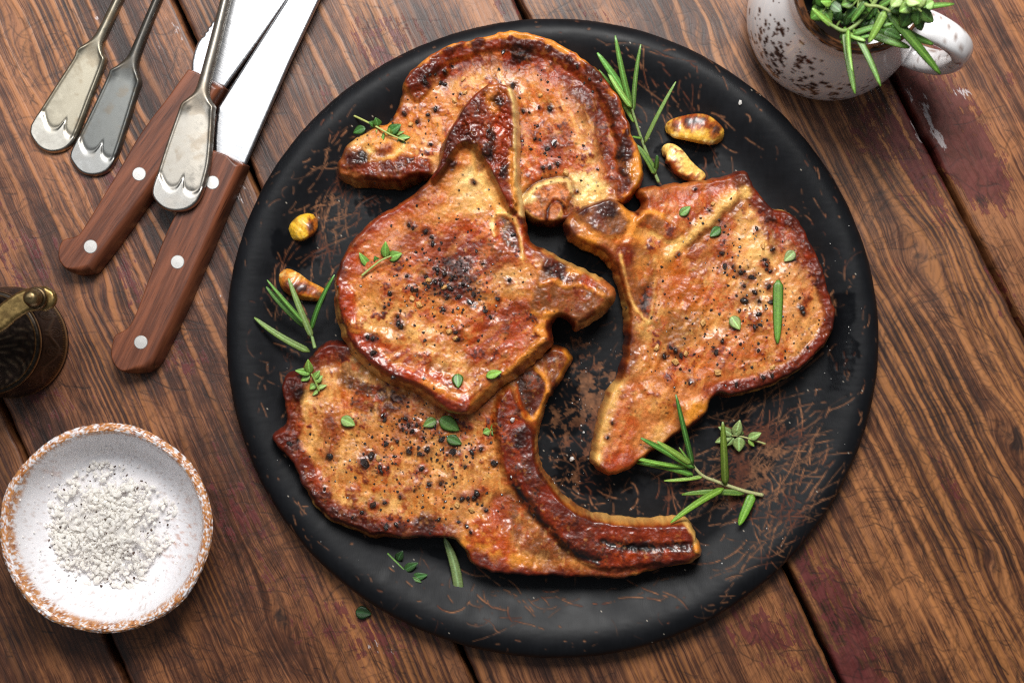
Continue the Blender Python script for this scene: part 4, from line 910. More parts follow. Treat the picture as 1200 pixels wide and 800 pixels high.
MARKS = {'front chop': [('in the dense middle cluster', 525, 330), ('between the thyme sprig and the upper edge', 490, 275), ('near the glossy lower fat', 460, 395), ('near the backbone', 590, 330), ('below the middle cluster', 540, 388)],
         'back chop': [('by the dark red left lump', 508, 95), ('near the thyme sprig', 482, 148), ('in the middle of the meat', 632, 132), ('above the backbone ring', 646, 190), ('along the browned fat rim', 640, 60)],
         'mug-side chop': [('in the cluster beside the rosemary leaf', 880, 350), ('near the pale upper middle', 890, 290), ('near the long bone edge', 785, 412), ('near the lower seared border', 860, 435), ('on the narrow tail', 715, 500), ('on the reddish upper flap', 815, 235)],
         'rib chop': [('in the large round pair', 432, 538), ('under the edge of the front chop', 480, 498), ('in the middle of the pale meat', 500, 545), ('near the seared lower border', 440, 595), ('beside the golden fat', 550, 585), ('near the charred corner', 350, 520)]}
def peppers(ch, where, dark, tan):
    mk = MARKS[where]; near = lambda x, y: min(mk, key=lambda m: math.hypot(m[1] - x, m[2] - y))[0]
    big = {}
    for (x, y, r) in dark:
        k = near(x, y); big[k] = max(big.get(k, (0,)), (r, x, y))
    for i, (x, y, r) in enumerate(dark):
        o = bpy.data.objects.new('peppercorn', pep_meshes[(i * 3 + int(x)) % 7]); COL.objects.link(o)
        k = r * S * .90
        o.location = ch.at(x, y, k * .15); o.scale = (k, k, k); o.rotation_euler = (rnd.random(), rnd.random(), rnd.random() * 6)
        n = near(x, y); tag(o, ('largest black peppercorn on the ' if big[n] == (r, x, y) else 'smaller black pepper bit on the ') + where + ' ' + n, 'pepper', 'black pepper bits on the ' + where + ' ' + n)
    for i, (x, y, r) in enumerate(tan):
        o = bpy.data.objects.new('cracked_peppercorn', core_meshes[i % 3]); COL.objects.link(o)
        k = r * S; o.location = ch.at(x, y, k * .3); o.scale = (k, k, k); o.rotation_euler = (rnd.random() * .5, rnd.random() * .5, rnd.random() * 6)
        n = near(x, y); tag(o, 'pale cracked pepper core on the ' + where + ' ' + n, 'pepper', 'cracked pepper cores on the ' + where + ' ' + n)
for _c, _n, _w in ((CH1, 'CH1', 'back chop'), (CH2, 'CH2', 'front chop'), (CH3, 'CH3', 'mug-side chop'), (CH4, 'CH4', 'rib chop')): peppers(_c, _w, *PEP[_n])
def stuff_pepper():
    V = []; F = []; n = 0; q = np.random.RandomState(8)
    base, bf = lump_mesh('b', 1.0, 0, .3, 3, 1, .8, .6)
    for ch, regs in ((CH1, ((600, 130, 70, 35, 60), (640, 180, 30, 20, 40), (450, 150, 40, 20, 20))), (CH2, ((525, 330, 28, 20, 90), (490, 360, 45, 40, 90), (570, 350, 45, 45, 60), (540, 240, 40, 25, 25))),
                     (CH3, ((885, 350, 38, 45, 110), (810, 400, 50, 40, 90), (850, 270, 50, 30, 30))), (CH4, ((495, 505, 40, 22, 170), (450, 545, 50, 35, 90), (525, 570, 40, 30, 80)))):
        for (x, y, sx, sy, m) in regs:
            for _ in range(m):
                px, py = x + q.randn() * sx, y + q.randn() * sy
                if ch is not CH2 and CH2.f.P is not None and bool(inside(np.array([px]), np.array([py]), CH2.f.P)[0]): continue
                if not bool(inside(np.array([px]), np.array([py]), ch.f.P)[0]): continue
                r = (.9 + 1.5 * q.rand() ** 2) * S; a = q.rand() * 6.28
                R = np.array([[math.cos(a), -math.sin(a), 0], [math.sin(a), math.cos(a), 0], [0, 0, 1]])
                V.append(base @ R.T * r * (1 + .3 * q.randn(12, 1) * .5) + np.array(ch.at(px, py, r * .2))); F.append(bf + n); n += 12
    o = link('pepper_dust', mesh('pepper_dust', np.concatenate(V), np.concatenate(F), None, None, False), None, PEPPER)
    tag(o, 'fine ground black pepper scattered over the chops', 'pepper', None, 'stuff')
stuff_pepper()

# ------------------------------------------------------------------ leaves and sprigs
def leaf_mat(name, rough, coat):
    s = Sh(name); p = s.pos()
    c = s.mixc(s.attr('col'), s.ramp(s.noise(p, 1400, 3), .3, .7, .8, 1.2), 1.0, 'MULTIPLY')
    s.set(Base_Color=c, Roughness=rough, Coat_Weight=coat, Coat_Roughness=.25, Subsurface_Weight=.12, Subsurface_Radius=(.4, 1, .15), Subsurface_Scale=.0008)
    s.bump(s.noise(p, 2200, 2), .5, .0003)
    return s.m
LEAF = leaf_mat('fresh_leaf', .45, .15)
STEM = leaf_mat('herb_stem', .55, .0)
def leaf(name, parent, p0, p1, wid, z0, z1, arch=0.0, side=0.0, green=(64, 112, 36), rib=(130, 165, 80), kind='needle', zpx=None, thick=None):
    """a closed leaf blade from p0 to p1 (pixels), heights z0, z1 (m), width wid (px)"""
    a = W(*p0, z0); b = W(*p1, z1); d = b - a; L = d.length
    up = Vector((0, 0, 1)); sd = d.cross(up).normalized(); up = sd.cross(d).normalized()
    wd = wid * S * (.92 if kind == 'needle' else 1.12); n = 12 if kind == 'needle' else 9; th = (thick or (.13 if kind == 'needle' else .07)) * wd
    cs = [(-1, .0), (-.72, .62), (-.3, .95), (0, .55), (.3, .95), (.72, .62), (1, 0), (.6, -.55), (0, -.75), (-.6, -.55)] if kind == 'needle' else \
         [(-1, .95), (-.6, .60), (-.2, .50), (0, .2), (.2, .50), (.6, .60), (1, .95), (.6, -.2), (0, -.55), (-.6, -.2)]
    if kind != 'needle': th *= 2.0
    V = []; C = []; m = len(cs); jv = .82 + .4 * rnd.random(); jh = rnd.random()
    g0 = lin(green) * np.array([1.05 + .35 * jh, .95, .80 + .2 * jh]) * jv; r0 = lin(rib); dk = g0 * .72
    for i in range(n + 1):
        t = i / n
        if kind == 'needle': w = wd * .5 * (min(1, (t / .12 + .35)) if t < .12 else 1) * math.sqrt(max(1 - (abs(t - .42) / .60) ** 3, 0.015)) * (1 - .30 * t)
        else: w = wd * .5 * max(math.sin(math.pi * min(t * .93 + .05, 1)) ** .75 * (1 + .25 * math.cos(math.pi * t)), .05)
        c = a + d * t + up * (arch * L * 4 * t * (1 - t)) + sd * (side * L * 4 * t * (1 - t))
        ww = w / (wd * .5)
        for (cx, cy) in cs:
            V.append(c + sd * (cx * w) + up * (cy * th * .5 * min(1, ww + .2)))
            k = abs(cx)
            C.append((r0 if (k < .05 and cy > 0) else (g0 * (1.12 - .3 * k) if cy >= 0 else dk * 1.2 + r0 * .15)) * (.86 + .28 * t) * (1 + .10 * math.sin(i * 2.3 + cx * 3)))
    F = []
    for i in range(n):
        for j in range(m):
            F.append((i * m + j, i * m + (j + 1) % m, (i + 1) * m + (j + 1) % m, (i + 1) * m + j))
    F.append(tuple(range(m))[::-1]); F.append(tuple(n * m + j for j in range(m)))
    me = mesh(name, np.array([tuple(v) for v in V]), F, np.array(C))
    return link(name, me, parent, LEAF)
def tube(name, parent, pts, r, mat, cols=None, seg=8, taper=1.0, caps=True):
    """pts: world Vectors"""
    P = [Vector(p) for p in catmull(np.array([tuple(p) for p in pts]), 6, False)]
    V = []; F = []; C = []; n = len(P)
    for i, p in enumerate(P):
        d = (P[min(i + 1, n - 1)] - P[max(i - 1, 0)]).normalized(); sd = d.cross(Vector((0, 0, 1)))
        sd = sd.normalized() if sd.length > 1e-4 else Vector((1, 0, 0)); up = sd.cross(d)
        rr = r * (1 + (taper - 1) * i / (n - 1))
        for j in range(seg):
            a = 2 * math.pi * j / seg; V.append(p + sd * (rr * math.cos(a)) + up * (rr * math.sin(a)))
            C.append(cols if cols is None else lin(cols) * (.9 + .2 * rnd.random()))
    for i in range(n - 1):
        for j in range(seg): F.append((i * seg + j, i * seg + (j + 1) % seg, (i + 1) * seg + (j + 1) % seg, (i + 1) * seg + j))
    F.append(tuple(range(seg))[::-1]); F.append(tuple((n - 1) * seg + j for j in range(seg)))
    me = mesh(name, np.array([tuple(v) for v in V]), F, None if cols is None else np.array(C))
    return link(name, me, parent, mat)
def sprig(name, label, cat, group, stem_pts, r, leaves, stemcol=(150, 150, 92), kind='needle'):
    """stem_pts [(x,y,z)], leaves [(x0,y0,x1,y1,w,z0,z1,green,rib,arch)]"""
    root = empty(name, W(*stem_pts[0][:2], stem_pts[0][2]), label, cat, group)
    tube('stem', root, [W(*p) for p in stem_pts], r * S, STEM, stemcol, 8, .7)
    for i, L in enumerate(leaves):
        x0, y0, x1, y1, w, z0, z1 = L[:7]; g = L[7] if len(L) > 7 else (70, 118, 40)
        rb = L[8] if len(L) > 8 else tuple(min(255, int(q * 1.25 + 25)) for q in g)
        leaf('leaf', root, (x0, y0), (x1, y1), w, z0, z1, L[9] if len(L) > 9 else .04, (rnd.random() - .5) * .08, g, rb, kind)
    return root
pz = FLOOR
G1, G2, G3 = (72, 122, 44), (50, 92, 34), (96, 146, 58)
GRY = (128, 160, 92)
sprig('rosemary_sprig', 'upright rosemary sprig beside the back chop, above the garlic', 'rosemary', 'rosemary sprigs', [(772, 214, pz + .004), (762, 190, pz + .005), (750, 158, pz + .007), (741, 130, pz + .011), (737, 118, pz + .013)], 2.0,
      [(740, 128, 721, 42, 9, pz + .012, pz + .026, (74, 124, 48)), (742, 132, 751, 52, 7, pz + .010, pz + .024, (92, 138, 62), (140, 170, 100)), (739, 120, 700, 62, 11, pz + .014, pz + .022, (78, 132, 52)), (740, 126, 712, 84, 8, pz + .016, pz + .02, (110, 160, 70)), (742, 136, 702, 82, 6, pz + .008, pz + .014, G3),
       (744, 144, 722, 110, 6, pz + .008, pz + .012, G3), (755, 168, 792, 96, 6, pz + .008, pz + .020, (98, 140, 70), GRY), (768, 204, 746, 170, 10, pz + .006, pz + .010, (92, 140, 60), (60, 100, 40)), (768, 200, 770, 182, 7, pz + .006, pz + .012, G2), (752, 162, 741, 160, 4, pz + .008, pz + .012, G3)], (128, 150, 92))
sprig('rosemary_sprig', 'rosemary sprig with few leaves poking from under the rib chop', 'rosemary', 'rosemary sprigs', [(369, 408, pz + .012), (366, 396, pz + .011), (362, 382, pz + .010)], 2.2,
      [(366, 396, 338, 326, 9.5, pz + .011, pz + .020, (96, 136, 72), (148, 178, 120)), (360, 384, 312, 336, 9.5, pz + .010, pz + .018, (76, 120, 54)), (358, 380, 313, 328, 6, pz + .014, pz + .022, (84, 136, 56)), (364, 388, 392, 322, 7.5, pz + .010, pz + .026, (66, 120, 46)), (363, 412, 298, 372, 10, pz + .010, pz + .012, (92, 134, 62), (150, 180, 110))], (120, 146, 84))
sprig('rosemary_sprig', 'large loose rosemary sprig lying on the plate near the rib bone tip', 'rosemary', 'rosemary sprigs', [(894, 580, pz + .003), (872, 575, pz + .005), (840, 564, pz + .007), (822, 556, pz + .008), (808, 540, pz + .011)], 2.4,
      [(812, 545, 792, 462, 8, pz + .012, pz + .026, (62, 108, 40)), (814, 548, 751, 513, 10, pz + .011, pz + .022, (72, 122, 42)), (810, 543, 770, 517, 9, pz + .013, pz + .020, (96, 144, 52), (150, 185, 90)), (808, 541, 796, 524, 4, pz + .013, pz + .018, G3), (808, 547, 727, 531, 6.5, pz + .010, pz + .016, (104, 154, 56)), (812, 556, 746, 542, 10, pz + .009, pz + .010, (74, 128, 40)),
       (824, 558, 778, 563, 6, pz + .008, pz + .007, (110, 156, 62)), (850, 568, 847, 494, 11, pz + .008, pz + .022, (88, 122, 36), (130, 150, 66)), (872, 578, 799, 579, 9, pz + .005, pz + .006, (92, 138, 52), (70, 112, 44)), (848, 572, 786, 612, 10, pz + .010, pz + .022, (98, 156, 44), (150, 190, 84)), (882, 579, 866, 615, 14, pz + .006, pz + .008, (104, 164, 46), (140, 186, 80))], (168, 168, 116))
o = leaf('rosemary_leaf', None, (912, 328), (911, 402), 14, CH3.zat(912, 328) + .0018, CH3.zat(911, 400) + .0012, .0, 0, (74, 122, 34), (110, 150, 60)); tag(o, 'single broad rosemary leaf lying on the seared chop', 'rosemary leaf', 'loose rosemary leaves')
o = leaf('rosemary_leaf', None, (538, 700), (521, 630), 15, pz + .0015, pz + .006, 0, .05, (100, 138, 82), (150, 178, 124)); tag(o, 'single grey green rosemary leaf sticking out under the rib chop', 'rosemary leaf', 'loose rosemary leaves')

T1, T2, T3 = (62, 112, 44), (104, 150, 66), (128, 166, 92)
sprig('thyme_sprig', 'thyme sprig draped on the tail of the back chop', 'thyme', 'thyme sprigs', [(411, 134, CH1.zat(430, 152) + .002), (438, 147, CH1.zat(440, 150) + .003), (456, 157, CH1.zat(456, 157) + .003), (474, 165, CH1.zat(470, 165) + .002)], 1.3,
      [(443, 148, 440, 138, 9, .024, .027, T1), (441, 147, 432, 143, 7, .023, .026, T1), (428, 150, 414, 156, 9, .024, .022, (46, 92, 34)), (455, 156, 470, 146, 11, .024, .026, (50, 100, 38)), (457, 158, 456, 150, 7, .024, .027, T2), (462, 160, 458, 174, 9, .023, .022, (44, 84, 36)), (466, 162, 481, 161, 6, .024, .024, T2), (467, 163, 473, 172, 8, .024, .022, T1), (462, 158, 474, 154, 4, .024, .025, T2), (450, 155, 445, 172, 3.5, .024, .022, T2), (442, 152, 433, 165, 3.5, .024, .022, (120, 140, 60))], (170, 176, 100), 'round')
z2 = lambda x, y: CH2.zat(x, y) + .002
sprig('thyme_sprig', 'thyme sprig lying on the upper half of the front chop', 'thyme', 'thyme sprigs', [(424, 323, z2(424, 323)), (436, 313, z2(436, 313) + .001), (447, 305, z2(447, 305) + .002), (458, 300, z2(456, 300) + .002)], 1.3,
      [(452, 302, 452, 283, 9, .040, .045, (96, 150, 62)), (455, 303, 471, 297, 11, .040, .042, T2), (450, 305, 464, 312, 9, .039, .039, T2), (457, 304, 466, 308, 8, .039, .039, T3), (434, 313, 421, 296, 8, .038, .041, (92, 144, 60)), (442, 307, 439, 300, 6, .039, .041, T1), (437, 316, 443, 325, 9, .039, .038, T2)], (166, 180, 104), 'round')
z4 = lambda x, y: CH4.zat(x, y) + .002
sprig('thyme_sprig', 'small thyme sprig beside the charred corner of the rib chop', 'thyme', 'thyme sprigs', [(374, 458, z4(374, 458)), (370, 448, z4(370, 448) + .002), (365, 438, z4(365, 438) + .004)], 1.3,
      [(363, 437, 361, 421, 9, .028, .033, (110, 160, 66)), (363, 438, 346, 434, 8, .028, .030, T2), (363, 440, 353, 446, 7, .027, .027, T2), (367, 444, 375, 434, 7, .027, .028, T2), (369, 447, 378, 440, 8, .027, .027, T2), (370, 450, 363, 456, 7, .026, .026, T2), (372, 455, 383, 451, 5, .026, .026, T3), (373, 457, 366, 463, 4, .026, .025, T3)], (150, 172, 84), 'round')
sprig('thyme_sprig', 'dark thyme sprig on the plate below the rib chop', 'thyme', 'thyme sprigs', [(454, 648, pz + .003), (470, 664, pz + .004), (484, 678, pz + .004), (490, 683, pz + .004)], 1.3,
      [(466, 656, 472, 645, 9, pz + .004, pz + .006, (30, 66, 26)), (464, 664, 458, 674, 8, pz + .004, pz + .003, (34, 70, 30)), (474, 668, 490, 659, 9, pz + .004, pz + .006, (38, 78, 34)), (483, 677, 501, 673, 9, pz + .004, pz + .005, (46, 92, 40)), (478, 674, 476, 688, 6, pz + .004, pz + .003, (44, 84, 36)), (485, 680, 490, 693, 7, pz + .004, pz + .003, (32, 64, 30)), (482, 677, 494, 682, 5, pz + .005, pz + .006, (70, 116, 56))], (96, 136, 60), 'round')
sprig('thyme_sprig', 'pale thyme sprig beside the large loose rosemary sprig', 'thyme', 'thyme sprigs', [(897, 520, pz + .002), (882, 515, pz + .004), (868, 511, pz + .004), (858, 510, pz + .004)], 1.2,
      [(862, 511, 867, 492, 11, pz + .004, pz + .007, (120, 150, 92)), (866, 510, 868, 502, 9, pz + .004, pz + .006, (100, 136, 74)), (866, 512, 866, 529, 13, pz + .004, pz + .003, (112, 146, 84)), (858, 510, 842, 500, 9, pz + .004, pz + .005, (118, 150, 92)), (857, 512, 838, 518, 9, pz + .004, pz + .003, (118, 150, 88)), (860, 513, 852, 522, 8, pz + .004, pz + .003, (104, 138, 76)), (877, 513, 892, 507, 9, pz + .004, pz + .006, (122, 156, 92)), (877, 515, 884, 523, 5, pz + .004, pz + .003, (104, 150, 60))], (172, 172, 110), 'round')
def loose(p0, p1, w, ch, g, label, dz=.0012):
    if ch is None: z0 = z1 = pz + .0012
    elif ch == 'table': z0 = z1 = .0015
    else: z0 = ch.zat(*p0) + dz; z1 = ch.zat(*p1) + dz + .0006
    o = leaf('thyme_leaf', None, p0, p1, w, z0, z1, .02, 0, g, tuple(min(255, int(q * 1.2 + 20)) for q in g), 'round'); tag(o, label, 'thyme leaf', 'loose thyme leaves')
loose((869, 170), (886, 175), 9, None, (112, 154, 88), 'loose thyme leaf on bare plate beside the garlic')
loose((797, 252), (809, 242), 9, CH3, (88, 138, 62), 'loose thyme leaf on the red crust nearest the garlic')
loose((844, 267), (832, 277), 10, CH3, (60, 108, 44), 'dark thyme leaf on the pale streak of the chop nearest the mug')
loose((931, 295), (919, 306), 11, CH3, (132, 168, 104), 'pale thyme leaf near the dark seared border')
loose((857, 371), (867, 386), 12, CH3, (128, 170, 92), 'pale thyme leaf on seared chop, nearest to the broad rosemary leaf')
loose((536, 438), (537, 454), 11, CH2, (72, 122, 42), 'upright thyme leaf by the shiny lower fat of the front chop')
loose((570, 441), (588, 435), 9, CH2, (112, 162, 62), 'thyme leaf near the lower bone edge of the front chop')
loose((400, 490), (416, 498), 12, CH4, (118, 156, 84), 'loose pale thyme leaf on the rib chop, apart from the others')
loose((511, 492), (496, 499), 11, CH4, (86, 124, 56), 'thyme leaf just under the front chop edge, first of a close trio')
loose((516, 490), (538, 504), 15, CH4, (80, 124, 54), 'largest thyme leaf of the trio under the front chop edge')
loose((524, 512), (541, 520), 11, CH4, (52, 92, 38), 'dark thyme leaf, lowest of the trio under the front chop edge')
loose((417, 716), (435, 719), 14, 'table', (26, 58, 24), 'dark thyme leaf on the wood at the plate edge')
sprig('thyme_sprig', 'tiny thyme tip on the rib chop beside the backbone eye', 'thyme', 'thyme sprigs', [(572, 510, z4(572, 510)), (575, 503, z4(575, 503) + .001)], 1.0, [(574, 504, 566, 507, 8, .025, .025, T2), (575, 502, 588, 497, 8, .025, .027, T2), (577, 504, 583, 510, 8, .025, .025, (96, 146, 70)), (574, 506, 572, 511, 5, .024, .024, T1)], (140, 160, 80), 'round')

# ------------------------------------------------------------------ roasted garlic
GARLIC = attr_mat('roasted_garlic', .42, .35, .15, bump=(700, .2, .0004), var=.3, sss=.12, sss_r=(1, .6, .2), sss_s=.003)
def clove(pts, radii, zb, label, browns, flatten=.85, yel=(226, 170, 62)):
    P = catmull(np.array([(*p, r * 1.18) for p, r in zip(pts, radii)]), 10, False); n = len(P); seg = 28
    V = []; C = []
    for i, (x, y, r) in enumerate(P):
        d = P[min(i + 1, n - 1), :2] - P[max(i - 1, 0), :2]; d /= np.linalg.norm(d) + 1e-9; nx, ny = -d[1], d[0]
        for j in range(seg):
            a = 2 * math.pi * j / seg; ca, sa = math.cos(a), math.sin(a)
            fa = (a + .5 + .25 * math.sin(pts[0][0])) % (2 * math.pi / 4); sq = .45 + .62 * math.cos(math.pi / 4) / math.cos(fa - math.pi / 4) * 1.22
            px = x + nx * r * ca * sq; py = y + ny * r * ca * sq; z = zb + (1 + sa * sq) * r * flatten * S * .95
            V.append(W(px, py, z)); C.append((px, py, sa))
    V = np.array([tuple(v) for v in V]); C = np.array(C)
    nn = fbm(C[:, 0], C[:, 1], 7, int(pts[0][0]), 3); n2 = fbm(C[:, 0], C[:, 1] + 40 * C[:, 2], 3, 9, 2)
    col = mix(np.ones((len(V), 3)) * lin(yel), lin((244, 214, 134)), sm(0, .5, nn)); col = mix(col, lin((204, 132, 48)), sm(.2, .6, n2) * .3)
    for (bx, by, rx, ry, a) in browns:
        k = np.exp(-(((C[:, 0] - bx) / rx) ** 2 + ((C[:, 1] - by) / ry) ** 2)) + .45 * nn
        col = mix(col, lin((150, 66, 18)), sm(.2, .5, k + .2 * n2) * a); col = mix(col, lin((46, 18, 10)), sm(.55, .95, k + .3 * n2) * a)
    V[:, 2] += .0007 * nn + .0003 * n2
    F = [(i * seg + j, i * seg + (j + 1) % seg, (i + 1) * seg + (j + 1) % seg, (i + 1) * seg + j) for i in range(n - 1) for j in range(seg)]
    F.append(tuple(range(seg))[::-1]); F.append(tuple((n - 1) * seg + j for j in range(seg)))
    o = link('garlic_clove', mesh('garlic_clove', V, F, col), None, GARLIC); tag(o, label, 'garlic', 'roasted garlic cloves')
clove([(780, 153), (787, 151), (805, 150), (822, 151), (834, 157), (840, 163), (843, 167)], [3, 9, 13, 15, 13, 10, 3], pz + .0002, 'largest roasted garlic clove with a browned top, near the rosemary tip', [(814, 143, 24, 10, 1), (838, 150, 9, 12, .9), (790, 148, 6, 6, .6)])
clove([(776, 180), (782, 179), (790, 184), (800, 196), (812, 204), (822, 209), (825, 211)], [3, 9, 10, 10, 8, 6, 2], pz, 'pale garlic clove burnt along one flank, touching the upright rosemary', [(784, 196, 9, 9, 1.0), (800, 208, 16, 5, .9), (778, 186, 5, 8, .8)], .85, (236, 190, 100))
clove([(341, 277), (346, 273), (353, 268), (360, 263), (366, 258), (370, 255)], [5, 10, 12, 12, 9, 4], pz, 'short chunky golden garlic piece lying alone on the scratched paint', [(366, 268, 7, 14, .9), (345, 258, 5, 5, .3), (362, 256, 3, 5, .6)], .8, (228, 176, 48))
clove([(330, 316), (334, 322), (342, 331), (355, 339), (368, 343), (378, 346), (381, 347)], [3, 8, 11, 10, 8, 6, 2], pz, 'roasted garlic clove behind the rosemary leaves, dark along its belly', [(350, 338, 18, 9, .95), (375, 346, 8, 6, .7), (334, 332, 6, 10, .6)], .85, (206, 132, 40))

# ------------------------------------------------------------------ salt crumbs on the plate
SALT = Sh('salt_crystal'); SALT.set(Base_Color=(*lin((249, 247, 243)), 1), Roughness=.22, Specular_IOR_Level=.6)
_t = SALT.n('ShaderNodeBsdfTranslucent'); _t.inputs[0].default_value = (*lin((253, 251, 248)), 1)
_m = SALT.n('ShaderNodeMixShader'); _m.inputs[0].default_value = .52; SALT.t.links.new(SALT.b.outputs[0], _m.inputs[1]); SALT.t.links.new(_t.outputs[0], _m.inputs[2])
SALT.t.links.new(_m.outputs[0], SALT.t.nodes['Material Output'].inputs[0]); SALT = SALT.m
def crystals(name, pts, seed, mat, jit=.35):
    q = np.random.RandomState(seed); base, bf = lump_mesh('c', 1.0, 0, .05, 1); V = []; F = []; n = 0
    for (w, r) in pts:
        A = np.linalg.qr(q.randn(3, 3))[0]; sc = np.array([1, .45 + .5 * q.rand(), .3 + .4 * q.rand()])
        V.append((base * (1 + jit * (q.rand(12, 1) - .5)) * sc) @ A * r + np.array(tuple(w))); F.append(bf + n); n += 12
    return link(name, mesh(name, np.concatenate(V), np.concatenate(F), None, None, False), None, mat)
for (x, y, r, z, lb) in ((315, 441, 4.5, pz, 'clear salt flake on the black paint beside the charred chop corner'), (670, 538, 5, pz, 'large white salt flake on the worn plate centre'), (601, 492, 5, CH4.zat(601, 492), 'white salt flake on the rib chop beside the backbone eye'), (867, 120, 3, plate_z(867, 120), 'small white salt flake on bare plate above the garlic')):
    o = crystals('salt_flake', [(W(x, y, z + .0008), r * S)], int(x), SALT, .7); tag(o, lb, 'salt', 'loose salt flakes')
q = np.random.RandomState(77); pts = []
for (cx, cy, sx, sy, n, ch) in ((690, 480, 30, 70, 90, None), (660, 560, 30, 30, 30, None), (980, 380, 20, 90, 45, None), (390, 600, 40, 60, 30, None), (620, 455, 12, 18, 30, CH4), (840, 300, 60, 60, 30, CH3), (700, 80, 50, 25, 14, None), (330, 480, 15, 60, 16, None), (900, 640, 60, 40, 20, None)):
    for _ in range(n // 2):
        x, y = cx + q.randn() * sx, cy + q.randn() * sy; r = (.5 + 1.0 * q.rand() ** 3) * S
        if ch: pts.append((ch.at(x, y, r * .4), r))
        elif np.hypot(x - PLC[0], y - PLC[1]) < 372: pts.append((W(x, y, plate_z(x, y) + r * .4), r))
tag(crystals('salt_crumbs', pts, 5, SALT), 'fine pale salt crumbs sprinkled over plate and chops', 'salt', None, 'stuff')

# ------------------------------------------------------------------ salt bowl
def lathe(name, prof, seg, parent, mat, colf=None, cen=(0, 0), wob=None, attrs=None, closed=False):
    """prof [(r,z)] in metres"""
    pr = np.array(prof, float); n = len(pr); a = np.linspace(0, 2 * math.pi, seg, endpoint=False)
    A, I = np.meshgrid(a, np.arange(n)); R = pr[I, 0]; Z = pr[I, 1]
    if wob is not None: R, Z = wob(A, I, R, Z)
    V = np.stack([cen[0] + R * np.cos(A), cen[1] + R * np.sin(A), Z], -1).reshape(-1, 3)
    id_ = np.arange(n * seg).reshape(n, seg); nx = np.roll(id_, -1, 1)
    F = np.stack([id_[:-1], nx[:-1], nx[1:], id_[1:]], -1).reshape(-1, 4)
    cols = colf(A.ravel(), I.ravel(), V) if colf else None
    return link(name, mesh(name, V, F, cols), parent, mat)
def smoothprof(P, n=6): return catmull(np.array(P, float), n, False)
def salt_bowl():
    zr = .033; c = W(124, 619, zr); k = S * (H - zr) / H; R = 125 * k
    root = empty('salt_bowl', (c.x, c.y, 0), 'small white ceramic bowl with a speckled orange brown rim, filled with salt', 'bowl')
    out = [(.001, .0012), (R * .42, .0012), (R * .48, .002), (R * .60, .007), (R * .80, .016), (R * .93, .025), (R * .985, .031), (R * .985, .0335), (R * .955, .0352), (R * .915, .0345), (R * .895, .031), (R * .82, .020), (R * .68, .0105), (R * .5, .0070), (R * .25, .006), (.0005, .006)]
    pr = smoothprof(out, 8)
    def wob(A, I, Rr, Z):
        t = Rr / R
        wv = 1 + .012 * np.sin(2 * A + .8) * t + .006 * np.sin(5 * A) * t + .004 * np.sin(9 * A + 2) * t
        rough = fbm(A * 60, I * 1.2, 3.0, 4, 3)
        rimw = sm(.86, .93, t) * (Z > .022)
        return Rr * wv + .00035 * rough * rimw, Z + .0006 * np.sin(3 * A + 1) * t + (.0005 * rough + .0003 * fbm(A * 90, I, 2, 8, 2)) * rimw
    def colf(A, I, V):
        r = np.hypot(V[:, 0], V[:, 1]) / R; z = V[:, 2]; x, y = V[:, 0] / S, V[:, 1] / S
        col = np.ones((len(V), 3)) * lin((226, 224, 227)); col = col * (1 + .03 * fbm(x, y, 12, 3, 2))[:, None]
        rim = sm(.865, .895, r + .01 * fbm(x, y, 14, 5, 3)) * sm(.020, .030, z)
        sp = sm(-.30, .05, fbm(x, y, 2.2, 11, 3, .8) + .25 * fbm(x, y, 9, 12, 2)); org = mix(np.ones((len(V), 3)) * lin((188, 128, 76)), lin((150, 88, 44)), sm(0, .5, fbm(x, y, 4, 13, 2)))
        col = col + (org - col) * (rim * sp)[:, None]
        sm1 = np.exp(-(((x - 84) / 18) ** 2 + ((y - 0) / 30) ** 2)) + .7 * np.exp(-(((x - 70) / 22) ** 2 + ((y + 34) / 18) ** 2)) + .4 * np.exp(-(((x + 68) / 14) ** 2 + ((y - 60) / 20) ** 2))
        col = mix(col, lin((176, 104, 56)), np.clip(sm1, 0, 1) * sm(.05, .5, fbm(x * .6, y, 3.5, 15, 3)) * .75)
        col = mix(col, lin((150, 110, 80)), sm(.42, .6, fbm(x, y, 3.2, 16, 2)) * .35)
        return col
    m = attr_mat('speckled_glaze', .30, .25, .1, bump=(700, .15, .0004))
    lathe('bowl_body', pr, 440, root, m, colf, (0, 0), wob).location = (0, 0, 0)
    ob = [o for o in root.children][0]; ob.matrix_parent_inverse = Matrix.Identity(4)
    # heap of coarse salt
    q = np.random.RandomState(9); pts = []; spk = []
    kk = S * (H - .008) / H
    cx, cy = (122 - 600) * kk, -(618 - 400) * kk
    def hz(x, y):
        u, v = (x - cx) / S, -(y - cy) / S
        e = np.hypot((u - 2) / 88, (v + 2) / 84)
        return .0060 + .0066 * max(0, 1 - e ** 2) ** .8 * (1 + .30 * math.sin(u * .06 + 1) * math.cos(v * .07)) + .012 * 0
    for _ in range(6000):
        a = q.rand() * 6.283; r = math.sqrt(q.rand()) * 82 * (1 + .14 * math.sin(3 * a + 1) + .10 * math.sin(5 * a + .4))
        x = cx + r * math.cos(a) * S; y = cy + r * math.sin(a) * S
        if r > 60 and q.rand() < .5: continue
        if float(fbm(np.array([x / S]), np.array([y / S]), 16, 51, 2)[0]) < -.16 - .25 * (1 - r / 82) and q.rand() < .8: continue
        sz = (0.8 + 4.4 * q.rand() ** 4.5) * S
        pts.append(((x, y, hz(x, y) + sz * (.2 + .5 * q.rand())), sz))
